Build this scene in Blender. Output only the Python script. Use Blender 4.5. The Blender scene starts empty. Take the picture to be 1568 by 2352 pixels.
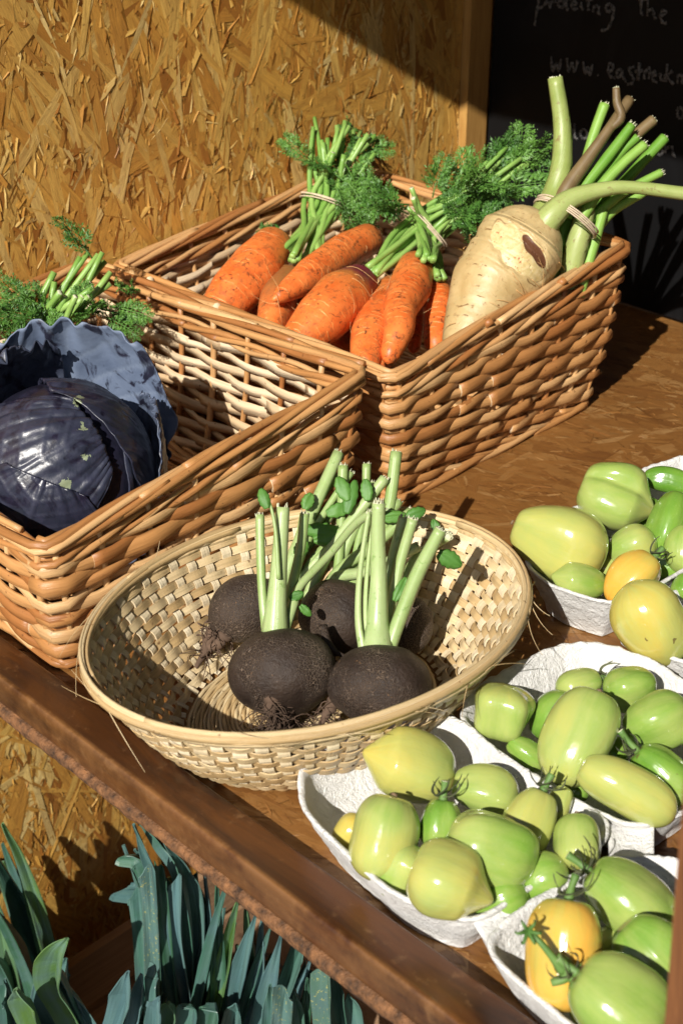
import bpy, math, random
import numpy as np
from math import sin, cos, pi, radians as rad
random.seed(7); RS = np.random.RandomState(11)
sc = bpy.context.scene
COL = sc.collection
# ---------------------------------------------------------------- camera
CAM_H, PITCH, FPX = 0.70, rad(29.7), 3267.0
cd = bpy.data.cameras.new('camera'); cam = bpy.data.objects.new('camera', cd); COL.objects.link(cam)
cam.location = (0, 0, CAM_H); cam.rotation_euler = (pi/2-PITCH, 0, 0)
cd.sensor_fit = 'VERTICAL'; cd.sensor_height = 36; cd.lens = 36*FPX/2352; cd.clip_start = .02; cd.clip_end = 400
cd.dof.use_dof = True; cd.dof.focus_distance = 1.22; cd.dof.aperture_fstop = 11
sc.camera = cam
# ---------------------------------------------------------------- light
PHI, ELEV = rad(20), rad(36.5)
HEAD = rad(45)+PHI
wd = bpy.data.worlds.new('World'); sc.world = wd; wd.use_nodes = True
nt = wd.node_tree; bg = nt.nodes['Background']
sky = nt.nodes.new('ShaderNodeTexSky'); sky.sky_type = 'NISHITA'; sky.sun_disc = False
sky.sun_elevation = ELEV; sky.sun_rotation = math.atan2(-cos(HEAD), -sin(HEAD))
nt.links.new(sky.outputs[0], bg.inputs[0]); bg.inputs[1].default_value = 0.05
sl = bpy.data.lights.new('sun', 'SUN'); so = bpy.data.objects.new('sun', sl); COL.objects.link(so)
sl.energy = 5.0; sl.angle = rad(.5); sl.color = (1, .95, .87)
so.location = (-2, -4, 4); so.rotation_euler = (pi/2-ELEV, 0, HEAD-pi/2)
sc.view_settings.view_transform = 'Standard'; sc.view_settings.look = 'None'
sc.view_settings.exposure = 0.3; sc.view_settings.gamma = 1
sc.cycles.max_bounces = 6
# ---------------------------------------------------------------- frames
E1 = np.array([.70711, -.70711, 0]); E2 = np.array([.70711, .70711, 0]); EZ = np.array([0, 0, 1.])
CAMP = np.array([0, 0, CAM_H]); CR = np.array([1., 0, 0]); CF = np.array([0, cos(PITCH), -sin(PITCH)]); CU = np.array([0, sin(PITCH), cos(PITCH)])
def W(u, v, z): return E1*u+E2*v+EZ*z
def ray(x, y):
    d = (x-784)*CR-(y-1176)*CU+FPX*CF; return d/np.linalg.norm(d)
def P(x, y, z):                       # where a sight line meets the height z
    d = ray(x, y); return CAMP+d*(z-CAM_H)/d[2]
def PU(x, y, n, c):
    d = ray(x, y); return CAMP+d*((c-CAMP@n)/(d@n))
def pxm(p): return (p-CAMP)@CF/FPX    # metres per picture pixel at p
def nrm(a):
    a = np.asarray(a, float); return a/max(np.linalg.norm(a), 1e-12)
class SN:                              # cheap smooth noise
    def __init__(s, seed, f=1., n=7):
        r = np.random.RandomState(seed); s.k = r.randn(n, 3)*f; s.p = r.rand(n)*6.28; s.a = 1/(1+np.arange(n)*.25); s.a /= s.a.sum()
    def __call__(s, p): return (np.sin(np.asarray(p) @ s.k.T+s.p)*s.a).sum(-1)*1.7
# ---------------------------------------------------------------- mesh builder
class MB:
    def __init__(s): s.v = []; s.f = []; s.m = []; s.r = []; s.t = []; s.n = 0
    def add(s, v, f, m=0, r=None, t=None):
        v = np.asarray(v, float).reshape(-1, 3)
        if r is None: r = random.random()
        s.v.append(v); s.r.append(np.full(len(v), r) if np.isscalar(r) else np.asarray(r))
        s.t.append(np.zeros((len(v), 3)) if t is None else np.asarray(t, float))
        n = s.n; s.f += [tuple(i+n for i in q) for q in f]; s.m += [m]*len(f) if np.isscalar(m) else list(m); s.n += len(v)
    def build(s, name, mats, parent=None, smooth=True, sub=0):
        me = bpy.data.meshes.new(name); me.from_pydata(np.concatenate(s.v).tolist(), [], s.f)
        for q in (mats if isinstance(mats, (list, tuple)) else [mats]): me.materials.append(q)
        me.polygons.foreach_set('material_index', s.m)
        if smooth: me.polygons.foreach_set('use_smooth', [True]*len(s.f))
        a = me.attributes.new('rnd', 'FLOAT', 'POINT'); a.data.foreach_set('value', np.concatenate(s.r).astype('f'))
        a = me.attributes.new('uvw', 'FLOAT_VECTOR', 'POINT'); a.data.foreach_set('vector', np.concatenate(s.t).astype('f').ravel())
        me.update()
        o = bpy.data.objects.new(name, me); COL.objects.link(o)
        if parent is not None: o.parent = parent; o.matrix_parent_inverse = parent.matrix_basis.inverted()
        if sub:
            md = o.modifiers.new('sub', 'SUBSURF'); md.levels = sub; md.render_levels = sub
        return o
def tag(o, label=None, cat=None, group=None, kind=None):
    for k, q in (('label', label), ('category', cat), ('group', group), ('kind', kind)):
        if q: o[k] = q
    return o
def thing(name, label, cat, loc=(0, 0, 0), group=None):
    o = bpy.data.objects.new(name, None); COL.objects.link(o); o.location = tuple(loc); o.empty_display_size = .02
    return tag(o, label, cat, group)
def frames(pts, ref):
    T = np.gradient(pts, axis=0); T /= np.maximum(np.linalg.norm(T, axis=1), 1e-9)[:, None]
    if ref is not None and np.ndim(ref) == 2: A = np.asarray(ref)
    else: A = np.tile(nrm(ref if ref is not None else [.13, .21, .97]), (len(pts), 1))
    B = np.cross(T, A); B /= np.maximum(np.linalg.norm(B, axis=1), 1e-9)[:, None]
    A = np.cross(B, T); return T, A, B
def tube(mb, pts, rad_, k=8, m=0, r=None, ref=None, sec=None, caps=True, t0=0., mi=None, capm=None, cap0=None):
    """swept section; sec = k (a, b) pairs scaled by rad_, a along ref"""
    pts = np.asarray(pts, float); n = len(pts); T, A, B = frames(pts, ref)
    if sec is None: sec = [(cos(2*pi*i/k), sin(2*pi*i/k)) for i in range(k)]
    sec = np.asarray(sec); k = len(sec); R = np.broadcast_to(np.asarray(rad_, float), (n,))
    V = pts[:, None]+R[:, None, None]*(sec[None, :, :1]*A[:, None]+sec[None, :, 1:]*B[:, None])
    L = np.concatenate([[0], np.cumsum(np.linalg.norm(np.diff(pts, axis=0), axis=1))])+t0
    t = np.zeros((n, k, 3)); t[:, :, 0] = L[:, None]; t[:, :, 1] = np.arange(k)/k; t[:, :, 2] = R[:, None]
    f = []; ms = []
    for i in range(n-1):
        for j in range(k):
            j2 = (j+1) % k; f.append((i*k+j, i*k+j2, (i+1)*k+j2, (i+1)*k+j)); ms.append(mi[j] if mi is not None else m)
    if caps:
        cm = capm if capm is not None else m
        f.append(tuple(range(k))[::-1]); f.append(tuple((n-1)*k+j for j in range(k))); ms += [cm if cap0 is None else cap0, cm]
    mb.add(V.reshape(-1, 3), f, ms, r, t.reshape(-1, 3))
def box(mb, c0, c1, fr=None, m=0, r=None):
    """box between corners in the (u, v, z) frame"""
    (a, b, c), (d, e, g) = c0, c1
    q = [(x, y, z) for x in (a, d) for y in (b, e) for z in (c, g)]
    V = [W(*p) if fr is None else fr(*p) for p in q]
    f = [(0, 1, 3, 2), (4, 6, 7, 5), (0, 4, 5, 1), (2, 3, 7, 6), (0, 2, 6, 4), (1, 5, 7, 3)]
    if fr is None: f = [x[::-1] for x in f] if np.linalg.det(np.array([E1, E2, EZ])) < 0 else f
    mb.add(V, f, m, r, [(x, y, z) for x, y, z in q])
def grid(mb, V, m=0, r=None, t=None, close=False, flip=False):
    V = np.asarray(V); n, k = V.shape[:2]; f = []
    for i in range(n-1):
        for j in range(k if close else k-1):
            j2 = (j+1) % k; q = (i*k+j, i*k+j2, (i+1)*k+j2, (i+1)*k+j); f.append(q[::-1] if flip else q)
    if t is None:
        a, b = np.meshgrid(np.linspace(0, 1, n), np.linspace(0, 1, k), indexing='ij'); t = np.stack([a, b, 0*a], -1)
    mb.add(V.reshape(-1, 3), f, m, r, np.asarray(t).reshape(-1, 3))
def smooth_path(ctrl, n=24):
    """Catmull-Rom through control points"""
    c = np.asarray(ctrl, float); c = np.vstack([2*c[0]-c[1], c, 2*c[-1]-c[-2]]); m = len(c)-3; out = []
    for q in np.linspace(0, m-1e-6, n):
        i = int(q); t = q-i; p0, p1, p2, p3 = c[i:i+4]
        out.append(.5*((2*p1)+(-p0+p2)*t+(2*p0-5*p1+4*p2-p3)*t*t+(-p0+3*p1-3*p2+p3)*t**3))
    return np.array(out)
# ---------------------------------------------------------------- materials
class NM:
    def __init__(s, name):
        s.m = bpy.data.materials.new(name); s.m.use_nodes = True; s.t = s.m.node_tree; s.N = s.t.nodes; s.L = s.t.links
        s.b = s.N['Principled BSDF']; s.at = {}
    def n(s, ty, **k):
        q = s.N.new(ty)
        for a, b in k.items(): setattr(q, a, b)
        return q
    def put(s, i, v):
        if isinstance(v, bpy.types.NodeSocket): s.L.new(v, i)
        elif v is not None: i.default_value = v if not isinstance(v, tuple) or len(v) == 4 or i.type == 'VECTOR' else (*v, 1)
    def attr(s, a):
        if a not in s.at:
            q = s.n('ShaderNodeAttribute'); q.attribute_name = a; s.at[a] = q
        return s.at[a].outputs['Fac' if a == 'rnd' else 'Vector']
    def obj(s): return s.n('ShaderNodeTexCoord').outputs['Object']
    def pos(s): return s.n('ShaderNodeNewGeometry').outputs['Position']
    def math(s, op, a, b=None, c=None, clamp=False):
        q = s.n('ShaderNodeMath', operation=op, use_clamp=clamp)
        for i, x in enumerate((a, b, c)):
            if x is not None: s.put(q.inputs[i], x)
        return q.outputs[0]
    def sep(s, v):
        q = s.n('ShaderNodeSeparateXYZ'); s.L.new(v, q.inputs[0]); return q.outputs
    def comb(s, x, y, z):
        q = s.n('ShaderNodeCombineXYZ')
        for i, a in enumerate((x, y, z)): s.put(q.inputs[i], a)
        return q.outputs[0]
    def scale(s, v, sx, sy, sz, off=None):
        q = s.n('ShaderNodeMapping'); s.L.new(v, q.inputs[0]); q.inputs['Scale'].default_value = (sx, sy, sz)
        if off is not None: s.put(q.inputs['Location'], off)
        return q.outputs[0]
    def noise(s, v, sc_=5., det=3., rough=.55, dist=0., off=None):
        q = s.n('ShaderNodeTexNoise'); q.inputs['Scale'].default_value = sc_; q.inputs['Detail'].default_value = det
        q.inputs['Roughness'].default_value = rough; q.inputs['Distortion'].default_value = dist
        if off is not None:
            a = s.n('ShaderNodeVectorMath', operation='ADD'); s.L.new(v, a.inputs[0]); s.put(a.inputs[1], off); v = a.outputs[0]
        s.L.new(v, q.inputs['Vector']); return q.outputs[0]
    def vor(s, v, sc_=5., feat='F1', out=0, rnd=1.):
        q = s.n('ShaderNodeTexVoronoi'); q.feature = feat; q.inputs['Scale'].default_value = sc_; q.inputs['Randomness'].default_value = rnd
        s.L.new(v, q.inputs['Vector']); return q.outputs[out]
    def ramp(s, v, *st):
        q = s.n('ShaderNodeValToRGB'); s.L.new(v, q.inputs[0]); e = q.color_ramp.elements
        for i, (p, c) in enumerate(st):
            x = e[i] if i < 2 else e.new(p); x.position = p
            x.color = (c, c, c, 1) if np.isscalar(c) else (*c, 1)
        return q.outputs[0]
    def mix(s, f, a, b, mode='MIX'):
        q = s.n('ShaderNodeMix', data_type='RGBA', blend_type=mode); s.put(q.inputs[0], f); s.put(q.inputs[6], a); s.put(q.inputs[7], b); return q.outputs[2]
    def bump(s, h, st=.3, dist=.001, prev=None):
        q = s.n('ShaderNodeBump'); q.inputs['Strength'].default_value = st; q.inputs['Distance'].default_value = dist; s.L.new(h, q.inputs['Height'])
        if prev is not None: s.L.new(prev, q.inputs['Normal'])
        return q.outputs[0]
    def out(s, col=None, rough=None, nor=None, **k):
        if col is not None: s.put(s.b.inputs['Base Color'], col)
        if rough is not None: s.put(s.b.inputs['Roughness'], rough)
        if nor is not None: s.L.new(nor, s.b.inputs['Normal'])
        for a, v in k.items(): s.put(s.b.inputs[a.replace('_', ' ')], v)
        return s.m
def rvec(s, k=37.):                    # a random offset vector per piece
    r = s.attr('rnd'); return s.comb(s.math('MULTIPLY', r, k), s.math('MULTIPLY', r, k*1.7), s.math('MULTIPLY', r, k*.6))
def flake_mat(name, cols, rough, grain=.35, sat=1.):
    s = NM(name); uv = s.attr('uvw'); r = s.attr('rnd')
    g = s.noise(s.scale(uv, 60, 1400, 1), 1, 4, .65, .6, rvec(s, 90))
    g2 = s.noise(s.scale(uv, 25, 160, 1), 1, 3, .6, .8, rvec(s, 50))
    base = s.ramp(r, *cols)
    c = s.mix(s.ramp(g, (.3, grain), (.62, 0.)), base, (.17, .075, .018), 'MIX')
    c = s.mix(s.ramp(g2, (.42, .0), (.72, .55)), c, (.24, .10, .022))
    sp = s.noise(s.pos(), 140, 2, .6)
    c = s.mix(s.ramp(sp, (.66, 0.), (.74, .6)), c, (.12, .045, .01))
    hf = s.noise(s.scale(uv, 220, 3200, 1), 1, 3, .7, .4, rvec(s, 13)); c = s.mix(s.ramp(hf, (.55, 0.), (.7, .45)), c, (.16, .065, .015))
    big = s.noise(s.pos(), 5, 3, .5); c = s.mix(s.ramp(big, (.4, 0.), (.75, .35)), c, (.30, .14, .035))
    h = s.math('ADD', g, s.math('MULTIPLY', g2, 1.5))
    return s.out(c, s.math('ADD', s.math('MULTIPLY', g, .3), rough-.15), s.bump(h, .45, .0009), Specular_IOR_Level=.5, Coat_Weight=.3, Coat_Roughness=.2)
OSB_COLS = [(0, (.34, .12, .016)), (.18, (.58, .27, .045)), (.5, (.74, .40, .075)), (.8, (.82, .52, .13)), (1, (.90, .68, .27))]
M = {}
M['osb'] = flake_mat('osb_strands', OSB_COLS, .5)
M['table'] = flake_mat('worn_varnished_strands', [(0, (.13, .047, .012)), (.3, (.19, .078, .020)), (.6, (.235, .105, .028)), (.85, (.28, .138, .042)), (1, (.40, .23, .09))], .42, .75)
def wood(name, c0, c1, ax=(1, 12, 12), rough=.5, bs=.3, sc_=8., coat=.0):
    s = NM(name); p = s.obj(); q = s.scale(s.attr('uvw'), *ax)
    g = s.noise(q, sc_, 5, .6, 1.2); g2 = s.noise(q, sc_*5, 3, .6)
    c = s.mix(s.ramp(g, (.3, 0.), (.7, 1.)), c0, c1); c = s.mix(s.math('MULTIPLY', g2, .3), c, c0)
    return s.out(c, rough, s.bump(g2, bs, .001), Coat_Weight=coat, Coat_Roughness=.3)
# ================================================================ SETTING
WALL_U, BOARD_V = -1.261, 1.53
M['lip'] = (lambda s: (lambda uv, p: (lambda g, g2, f: s.out(
    s.mix(s.ramp(s.noise(p, 60, 4, .7), (.58, 0.), (.75, .6)), s.mix(s.math('MULTIPLY', s.ramp(s.math('ABSOLUTE', s.math('SUBTRACT', s.sep(uv)[1], .4622)), (0., .75), (.0035, 0.)), s.ramp(s.noise(uv, 30, 4, .7), (.35, 0.), (.6, 1.))), s.mix(s.math('MULTIPLY', g2, .5), s.mix(s.ramp(g, (.36, 0.), (.66, 1.)), (.022, .007, .002), (.105, .034, .006)), (.030, .010, .004)), (.24, .11, .035)), (.20, .10, .04)),
    s.ramp(g2, (.3, .3), (.7, .5)), s.bump(s.noise(uv, 1, 4, .7, 0), .25, .0006, None), Coat_Weight=.25, Coat_Roughness=.25))(
    s.noise(s.scale(uv, 5, 30, 30), 1, 5, .6, 1.5), s.noise(s.scale(uv, 22, 240, 240), 1, 4, .6, .5), 0))(s.attr('uvw'), s.attr('uvw')))(NM('stained_pine'))
def m_plain(name, col, rough=.7, var=.25, sc_=20, bs=.2, bd=.001, bsc=200, **k):
    s = NM(name); p = s.pos(); a = s.noise(p, sc_, 4, .6); b = s.noise(p, bsc, 3, .6)
    dark = tuple(x*(1-var) for x in col); lit = tuple(min(1, x*(1+var)) for x in col)
    return s.out(s.mix(s.ramp(a, (.3, 0.), (.7, 1.)), dark, lit), rough, s.bump(b, bs, bd), **k)
M['roughedge'] = m_plain('torn_strand_edge', (.15, .066, .024), .75, .8, 120, .9, .003, 350)
M['ground'] = m_plain('concrete_paving', (.22, .21, .19), .9, .2, 6)
M['roof'] = m_plain('dark_roof_boards', (.10, .06, .035), .8, .3)
M['board'] = (lambda s: s.out(s.mix(s.ramp(s.noise(s.scale(s.pos(), 1, 1, .35), 9, 5, .65, .8), (.48, 0.), (.8, .5)), (.0035, .0035, .004), (.022, .022, .025)), .6, None, Specular_IOR_Level=.2))(NM('black_chalkboard_paint'))
M['chalk'] = (lambda s: s.out(s.mix(s.ramp(s.noise(s.pos(), 380, 2, .7), (.4, 0.), (.6, 1.)), (.03, .03, .03), (.16, .155, .15)), .9, None))(NM('white_chalk'))
M['batten'] = wood('pale_pine_batten', (.36, .18, .045), (.54, .31, .09), (30, 30, 3), .5, .2, 4)
M['post'] = wood('reddish_brown_post', (.10, .035, .012), (.27, .11, .035), (30, 30, 3), .45, .4, 4)
M['crate'] = wood('rough_crate_wood', (.20, .115, .06), (.38, .24, .14), (40, 2.5, 60), .8, .6, 3)

mb = MB(); grid(mb, [[(-60, -60, -.95), (-60, 60, -.95)], [(60, -60, -.95), (60, 60, -.95)]], flip=True)
tag(mb.build('ground', M['ground']), kind='structure')

def flakes(mb, O, A, B, Nn, ra, rb, n, along, amp, Ls=(.03, .15), seed=1, flat=.35, keep=None, k=5, wm=1.):
    """overlapping wood strands pressed into a panel: O origin, A/B in-plane axes, Nn outward normal"""
    r = np.random.RandomState(seed)
    for i in range(n):
        a0, b0 = r.uniform(*ra), r.uniform(*rb)
        if keep is not None and not keep(a0, b0): continue
        th = along+r.normal()*.42 if r.rand() > .22 else r.uniform(0, pi)
        L = r.uniform(*Ls)*(.55+.45*r.rand()); w = min(L*.26, .002+.036*r.beta(1.3, 2.9))
        if r.rand() < .07: w *= 1.5
        h = amp*(r.rand()**1.3); tl = r.normal()*amp*flat; tw = r.normal()*amp*flat*1.2
        w *= wm; xs = np.linspace(-.5, .5, k); e0, e1 = r.normal()*.8, r.normal()*.8
        bow = r.normal()*.012*L; up = []; dn = []
        for x in xs:
            tp = 1-.5*abs(x*2)**4*r.rand()
            c = bow*(4*x*x-1)
            up.append((x*L+(e0 if x < 0 else e1)*w*.5*(abs(x) > .4), c+w*.5*tp*(1+.12*r.normal())))
            dn.append((x*L-(e0 if x < 0 else e1)*w*.5*(abs(x) > .4), c-w*.5*tp*(1+.12*r.normal())))
        q = np.array(up+dn); ct, st = cos(th), sin(th)
        qa = a0+q[:, 0]*ct-q[:, 1]*st; qb = b0+q[:, 0]*st+q[:, 1]*ct
        qh = h+tl*q[:, 0]/L*2+tw*q[:, 1]/w
        qa = np.clip(qa, *ra); qb = np.clip(qb, *rb)
        V = O+qa[:, None]*A+qb[:, None]*B+qh[:, None]*Nn
        f = [(k+j, k+j+1, j+1, j) for j in range(k-1)]
        if np.dot(np.cross(A, B), Nn) < 0: f = [x[::-1] for x in f]
        mb.add(V, f, 0, r.rand(), np.stack([q[:, 0]+L, q[:, 1], 0*q[:, 0]], 1))
# side wall of pressed strand board
wall = MB()
box(wall, (WALL_U-.018, -.1, -.95), (WALL_U-.0012, BOARD_V+.03, 1.3))
flakes(wall, W(WALL_U-.0012, 0, 0), E2, EZ, E1, (.2, BOARD_V-.045), (-.9, .62), 5200, pi/2, .0016, (.07, .28), 3, .22)
flakes(wall, W(WALL_U-.0012, 0, 0), E2, EZ, E1, (.2, BOARD_V-.045), (-.9, .62), 36000, pi/2, .0011, (.012, .065), 4, .75, None, 3, .55)
wl = tag(wall.build('strand_board_wall', M['osb'], smooth=False), 'golden pressed strand board wall behind the wicker baskets, its top right in shade', 'wall')
bt = MB(); box(bt, (WALL_U, BOARD_V-.044, -.9), (WALL_U+.014, BOARD_V-.002, 1.3)); bt.build('corner_batten', M['batten'], wl, smooth=False)
# unseen back wall, added to block light behind the board
bw = MB(); box(bw, (WALL_U-.018, BOARD_V+.031, -.95), (1.0, BOARD_V+.045, 1.3))
tag(bw.build('added_back_wall', M['roof'], smooth=False), 'dark back wall hidden behind the leaning chalkboard', 'wall')
sw = MB(); box(sw, (1.0, .25, -.95), (1.02, BOARD_V+.03, 1.3))  # unseen right wall, added to cut sky light and deepen the shade
tag(sw.build('added_side_wall', M['roof'], smooth=False), 'dark boarded side wall closing the right end of the stall', 'wall')
# roof that shades the top right
RZ = .98; tt = (RZ-.306)/sin(ELEV); qu, qv = WALL_U+tt*sin(PHI)*cos(ELEV), 1.335-tt*cos(PHI)*cos(ELEV)      # where the roof edge must pass
kk = (sin(ELEV)/.573-cos(PHI)*cos(ELEV))/(sin(PHI)*cos(ELEV)); ue = lambda u: qv+kk*(u-qu)
rf = MB(); ua = WALL_U-.5; uc = WALL_U+.016+(RZ-.194)*sin(PHI)*cos(ELEV)/sin(ELEV)
ring_ = [(ua, ue(ua)), (uc, ue(uc)), (1.02, ue(uc)), (1.02, BOARD_V+.1), (ua, BOARD_V+.1)]; k5 = len(ring_)
lo = [W(u, v, RZ) for u, v in ring_]; hi = [p+EZ*.03 for p in lo]
rf.add(lo+hi, [tuple(range(k5)), tuple(range(k5, 2*k5))[::-1]]+[(i, i+k5, (i+1) % k5+k5, (i+1) % k5) for i in range(k5)])
tag(rf.build('stall_roof', M['roof'], smooth=False), 'dark boarded roof over the stall', 'roof')
# chalkboard
cb = thing('chalkboard', 'black chalkboard with white handwriting standing behind the parsnip', 'chalkboard', W(-.8, BOARD_V, 0))
b_ = MB(); box(b_, (WALL_U+.016, BOARD_V, .002), (.6, BOARD_V+.018, .95)); b_.build('board', M['board'], cb, smooth=False)
wr = MB()
def ell(cx, cy, rx, ry, n=14): return [(cx+rx*cos(a), cy+ry*sin(a)) for a in np.linspace(0, 6.4, n)]
STROKES = [[(440, -60), (436, 0), (425, 60), (404, 200)], [(440, -25), (480, -30), (498, 10), (460, 55), (432, 60)], [(515, 10), (522, 62), (535, 22), (572, 12)], ell(612, 30, 24, 28),
 [(665, -50), (652, 20), (655, 68), (672, 70)], [(640, -10), (690, -14)], [(692, 42), (728, 34), (718, 6), (694, 28), (702, 70), (742, 66)], [(770, 15), (768, 62), (790, 70)], [(842, -40), (824, 30), (826, 84)], [(806, 0), (862, -6)],
 [(866, 40), (862, 96)], [(864, 66), (892, 42), (906, 60), (902, 104), (920, 108)], ell(985, 62, 24, 30), [(1016, 36), (1024, 90), (1008, 160), (975, 225), (920, 242)],
 [(1242, -50), (1236, 80), (1252, 122)], [(1216, 6), (1296, -6)], [(1292, -40), (1286, 128)], [(1288, 90), (1314, 70), (1334, 92), (1340, 138), (1360, 142)], [(1376, 132), (1428, 104), (1420, 78), (1392, 98), (1394, 150), (1414, 182), (1440, 176)],
 [(532, 440), (545, 560), (575, 492), (592, 556), (612, 462)], [(656, 455), (670, 560), (698, 490), (716, 560), (742, 474)], [(784, 480), (800, 582), (820, 520), (836, 592), (856, 500)], [(896, 586), (902, 596)],
 [(972, 562), (1014, 545), (1012, 500), (986, 508), (982, 566), (1004, 604), (1036, 610)], [(1086, 546), (1056, 550), (1046, 590), (1070, 606), (1090, 560)], [(1092, 548), (1094, 600), (1122, 640)], [(1184, 520), (1142, 542), (1160, 580), (1178, 620), (1164, 654), (1128, 660)],
 [(1226, 490), (1212, 632)], [(1188, 560), (1252, 552)], [(1262, 560), (1262, 622)], [(1262, 580), (1292, 534), (1308, 552), (1298, 620)], [(1322, 602), (1352, 584), (1342, 560), (1324, 582), (1332, 630), (1366, 648)],
 [(1388, 572), (1390, 614), (1412, 632), (1424, 610), (1426, 578)], [(1426, 590), (1430, 640)], [(1442, 500), (1434, 642)], [(1484, 556), (1444, 600), (1492, 662)], [(1524, 580), (1522, 656)], [(1524, 600), (1552, 584), (1562, 610), (1560, 660)], [(1564, 610), (1590, 590), (1600, 620), (1600, 670)],
 ell(1545, 885, 25, 42), [(1572, 840), (1590, 930)], [(716, 968), (718, 1070), (738, 1092)], ell(788, 1052, 26, 36), [(812, 1030), (826, 1096), (846, 1056), (858, 1098), (872, 1030)], [(682, 966), (692, 1044)], [(545, 1058), (551, 1066)],
 [(1042, 1068), (1044, 1150)], ell(1384, 1190, 20, 26), [(1432, 1140), (1420, 1200)], [(1424, 1176), (1470, 1148), (1482, 1166), (1492, 1222), (1504, 1222)]]
for st in STROKES:
    q = smooth_path([(*p, 0) for p in st], max(6, 4*len(st))) if len(st) > 2 else np.array([(*p, 0) for p in st], float)
    pts = [PU((1207+x/3.136)*.91857, (y/3.136)*.91857, E2, BOARD_V-.0006) for x, y, _ in q]
    n = len(pts); w = .0017*(1+.35*np.sin(np.arange(n)*1.3+st[0][0]))
    tube(wr, pts, w, ref=E2, sec=[(-.25, -1), (.2, -1), (.2, 1), (-.25, 1)])
wr.build('chalk_lettering', M['chalk'], cb)

# display shelf: worn strand board top and stained front lip
sh = thing('display_shelf', 'worn brown strand board shelf with a stained front lip carrying baskets and tomato trays', 'shelf', W(-.5, .5, -.02))
tp = MB(); box(tp, (WALL_U+.001, .4965, -.018), (.45, BOARD_V-.001, -.0006))
flakes(tp, W(0, 0, -.0006), E1, E2, EZ, (WALL_U+.002, .30), (.497, BOARD_V-.002), 7000, .35, .0005, (.03, .15), 5, .3)
flakes(tp, W(0, 0, -.0006), E1, E2, EZ, (-1.0, .10), (.497, BOARD_V-.002), 16000, .35, .0005, (.008, .05), 6, .6, None, 3, .4)
tp.build('shelf_top', M['table'], sh, smooth=False)
lp = MB(); us = np.linspace(WALL_U+.001, .45, 260); N1 = SN(4, 1)
prof = [(.4955, -.006), (.4955, .0150), (.4952, .0160), (.4944, .0168), (.4935, .0170), (.4900, .0171), (.478, .0172), (.4650, .0171), (.4628, .0169), (.4616, .0162), (.4608, .0150), (.4604, .0135), (.4602, .011), (.4600, .004), (.4600, -.006), (.4602, -.0080), (.4608, -.0085)]
V = [[W(u, v+.0003*N1((u*22, v*6, z*9)), z+.00025*N1((u*17, z*8, v*5+3))) for v, z in prof] for u in us]
t = [[(u, v, z) for v, z in prof] for u in us]
grid(lp, V, t=np.array(t)); lp.build('front_lip', M['lip'], sh)
re_ = MB(); N2 = SN(9, 1, 14); us = np.linspace(WALL_U+.001, .45, 900)
prof = [(.4635, -.0083), (.4590, -.0088), (.4565, -.012), (.4562, -.017), (.4580, -.0215), (.4950, -.0225)]
V = [[W(u, v+(.0016*N2((u*160, v*300, z*420))+.0014*N2((u*37, 5, z*90)))*(z < -.0085), z+.0011*N2((u*210+4, z*500, v*200))+.002*N2((u*25, 1, 1))*(z < -.015)) for v, z in prof] for u in us]
grid(re_, V, t=np.array([[(u, v, z) for v, z in prof] for u in us])); re_.build('torn_edge', M['roughedge'], sh)
# dark post close to the camera on the right
pa = PU(1525, 2352, E2, .415); pb = PU(1568, 1815, E2, .415)
ax = nrm(pb-pa); ps = MB()
def pf(a, b, c): return pa+ax*c+E1*a+E2*b
box(ps, (0, 0, -.6), (.05, .038, .5), pf)
tag(ps.build('corner_post', M['post'], smooth=False), 'reddish brown wooden post at the right front of the shelf', 'post')
# ================================================================ WICKER
def wick(name, c0, c1, c2, rough=.42):
    s = NM(name); uv = s.attr('uvw'); r = s.attr('rnd'); o = rvec(s, 31)
    g = s.noise(s.scale(uv, 14, 3, 200), 1, 4, .6, .4, o); f = s.noise(s.scale(uv, 60, 24, 0), 1, 3, .6, 0, o)
    c = s.ramp(r, (0, c0), (.5, c1), (1, c2)); c = s.mix(s.ramp(g, (.45, 0.), (.75, .55)), c, tuple(x*.5 for x in c0))
    c = s.mix(s.ramp(s.noise(s.pos(), 160, 2, .6), (.68, 0.), (.74, .7)), c, (.12, .045, .015))
    return s.out(c, rough, s.bump(s.math('ADD', f, s.math('MULTIPLY', g, 1.5)), .5, .0010), Coat_Weight=.06, Coat_Roughness=.3)
M['rod'] = wick('buff_willow_rod', (.33, .125, .035), (.51, .25, .085), (.68, .43, .20))
M['split'] = wick('split_willow_inside', (.52, .36, .20), (.66, .49, .30), (.76, .61, .42), .6)
M['cut'] = m_plain('pale_cut_end', (.66, .50, .32), .7)
HALF = [(cos(a)*.60, sin(a)) for a in np.linspace(-pi/2, pi/2, 7)]   # bulging outer face + flat inner face
HALF_MI = [0]*6+[1]
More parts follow.
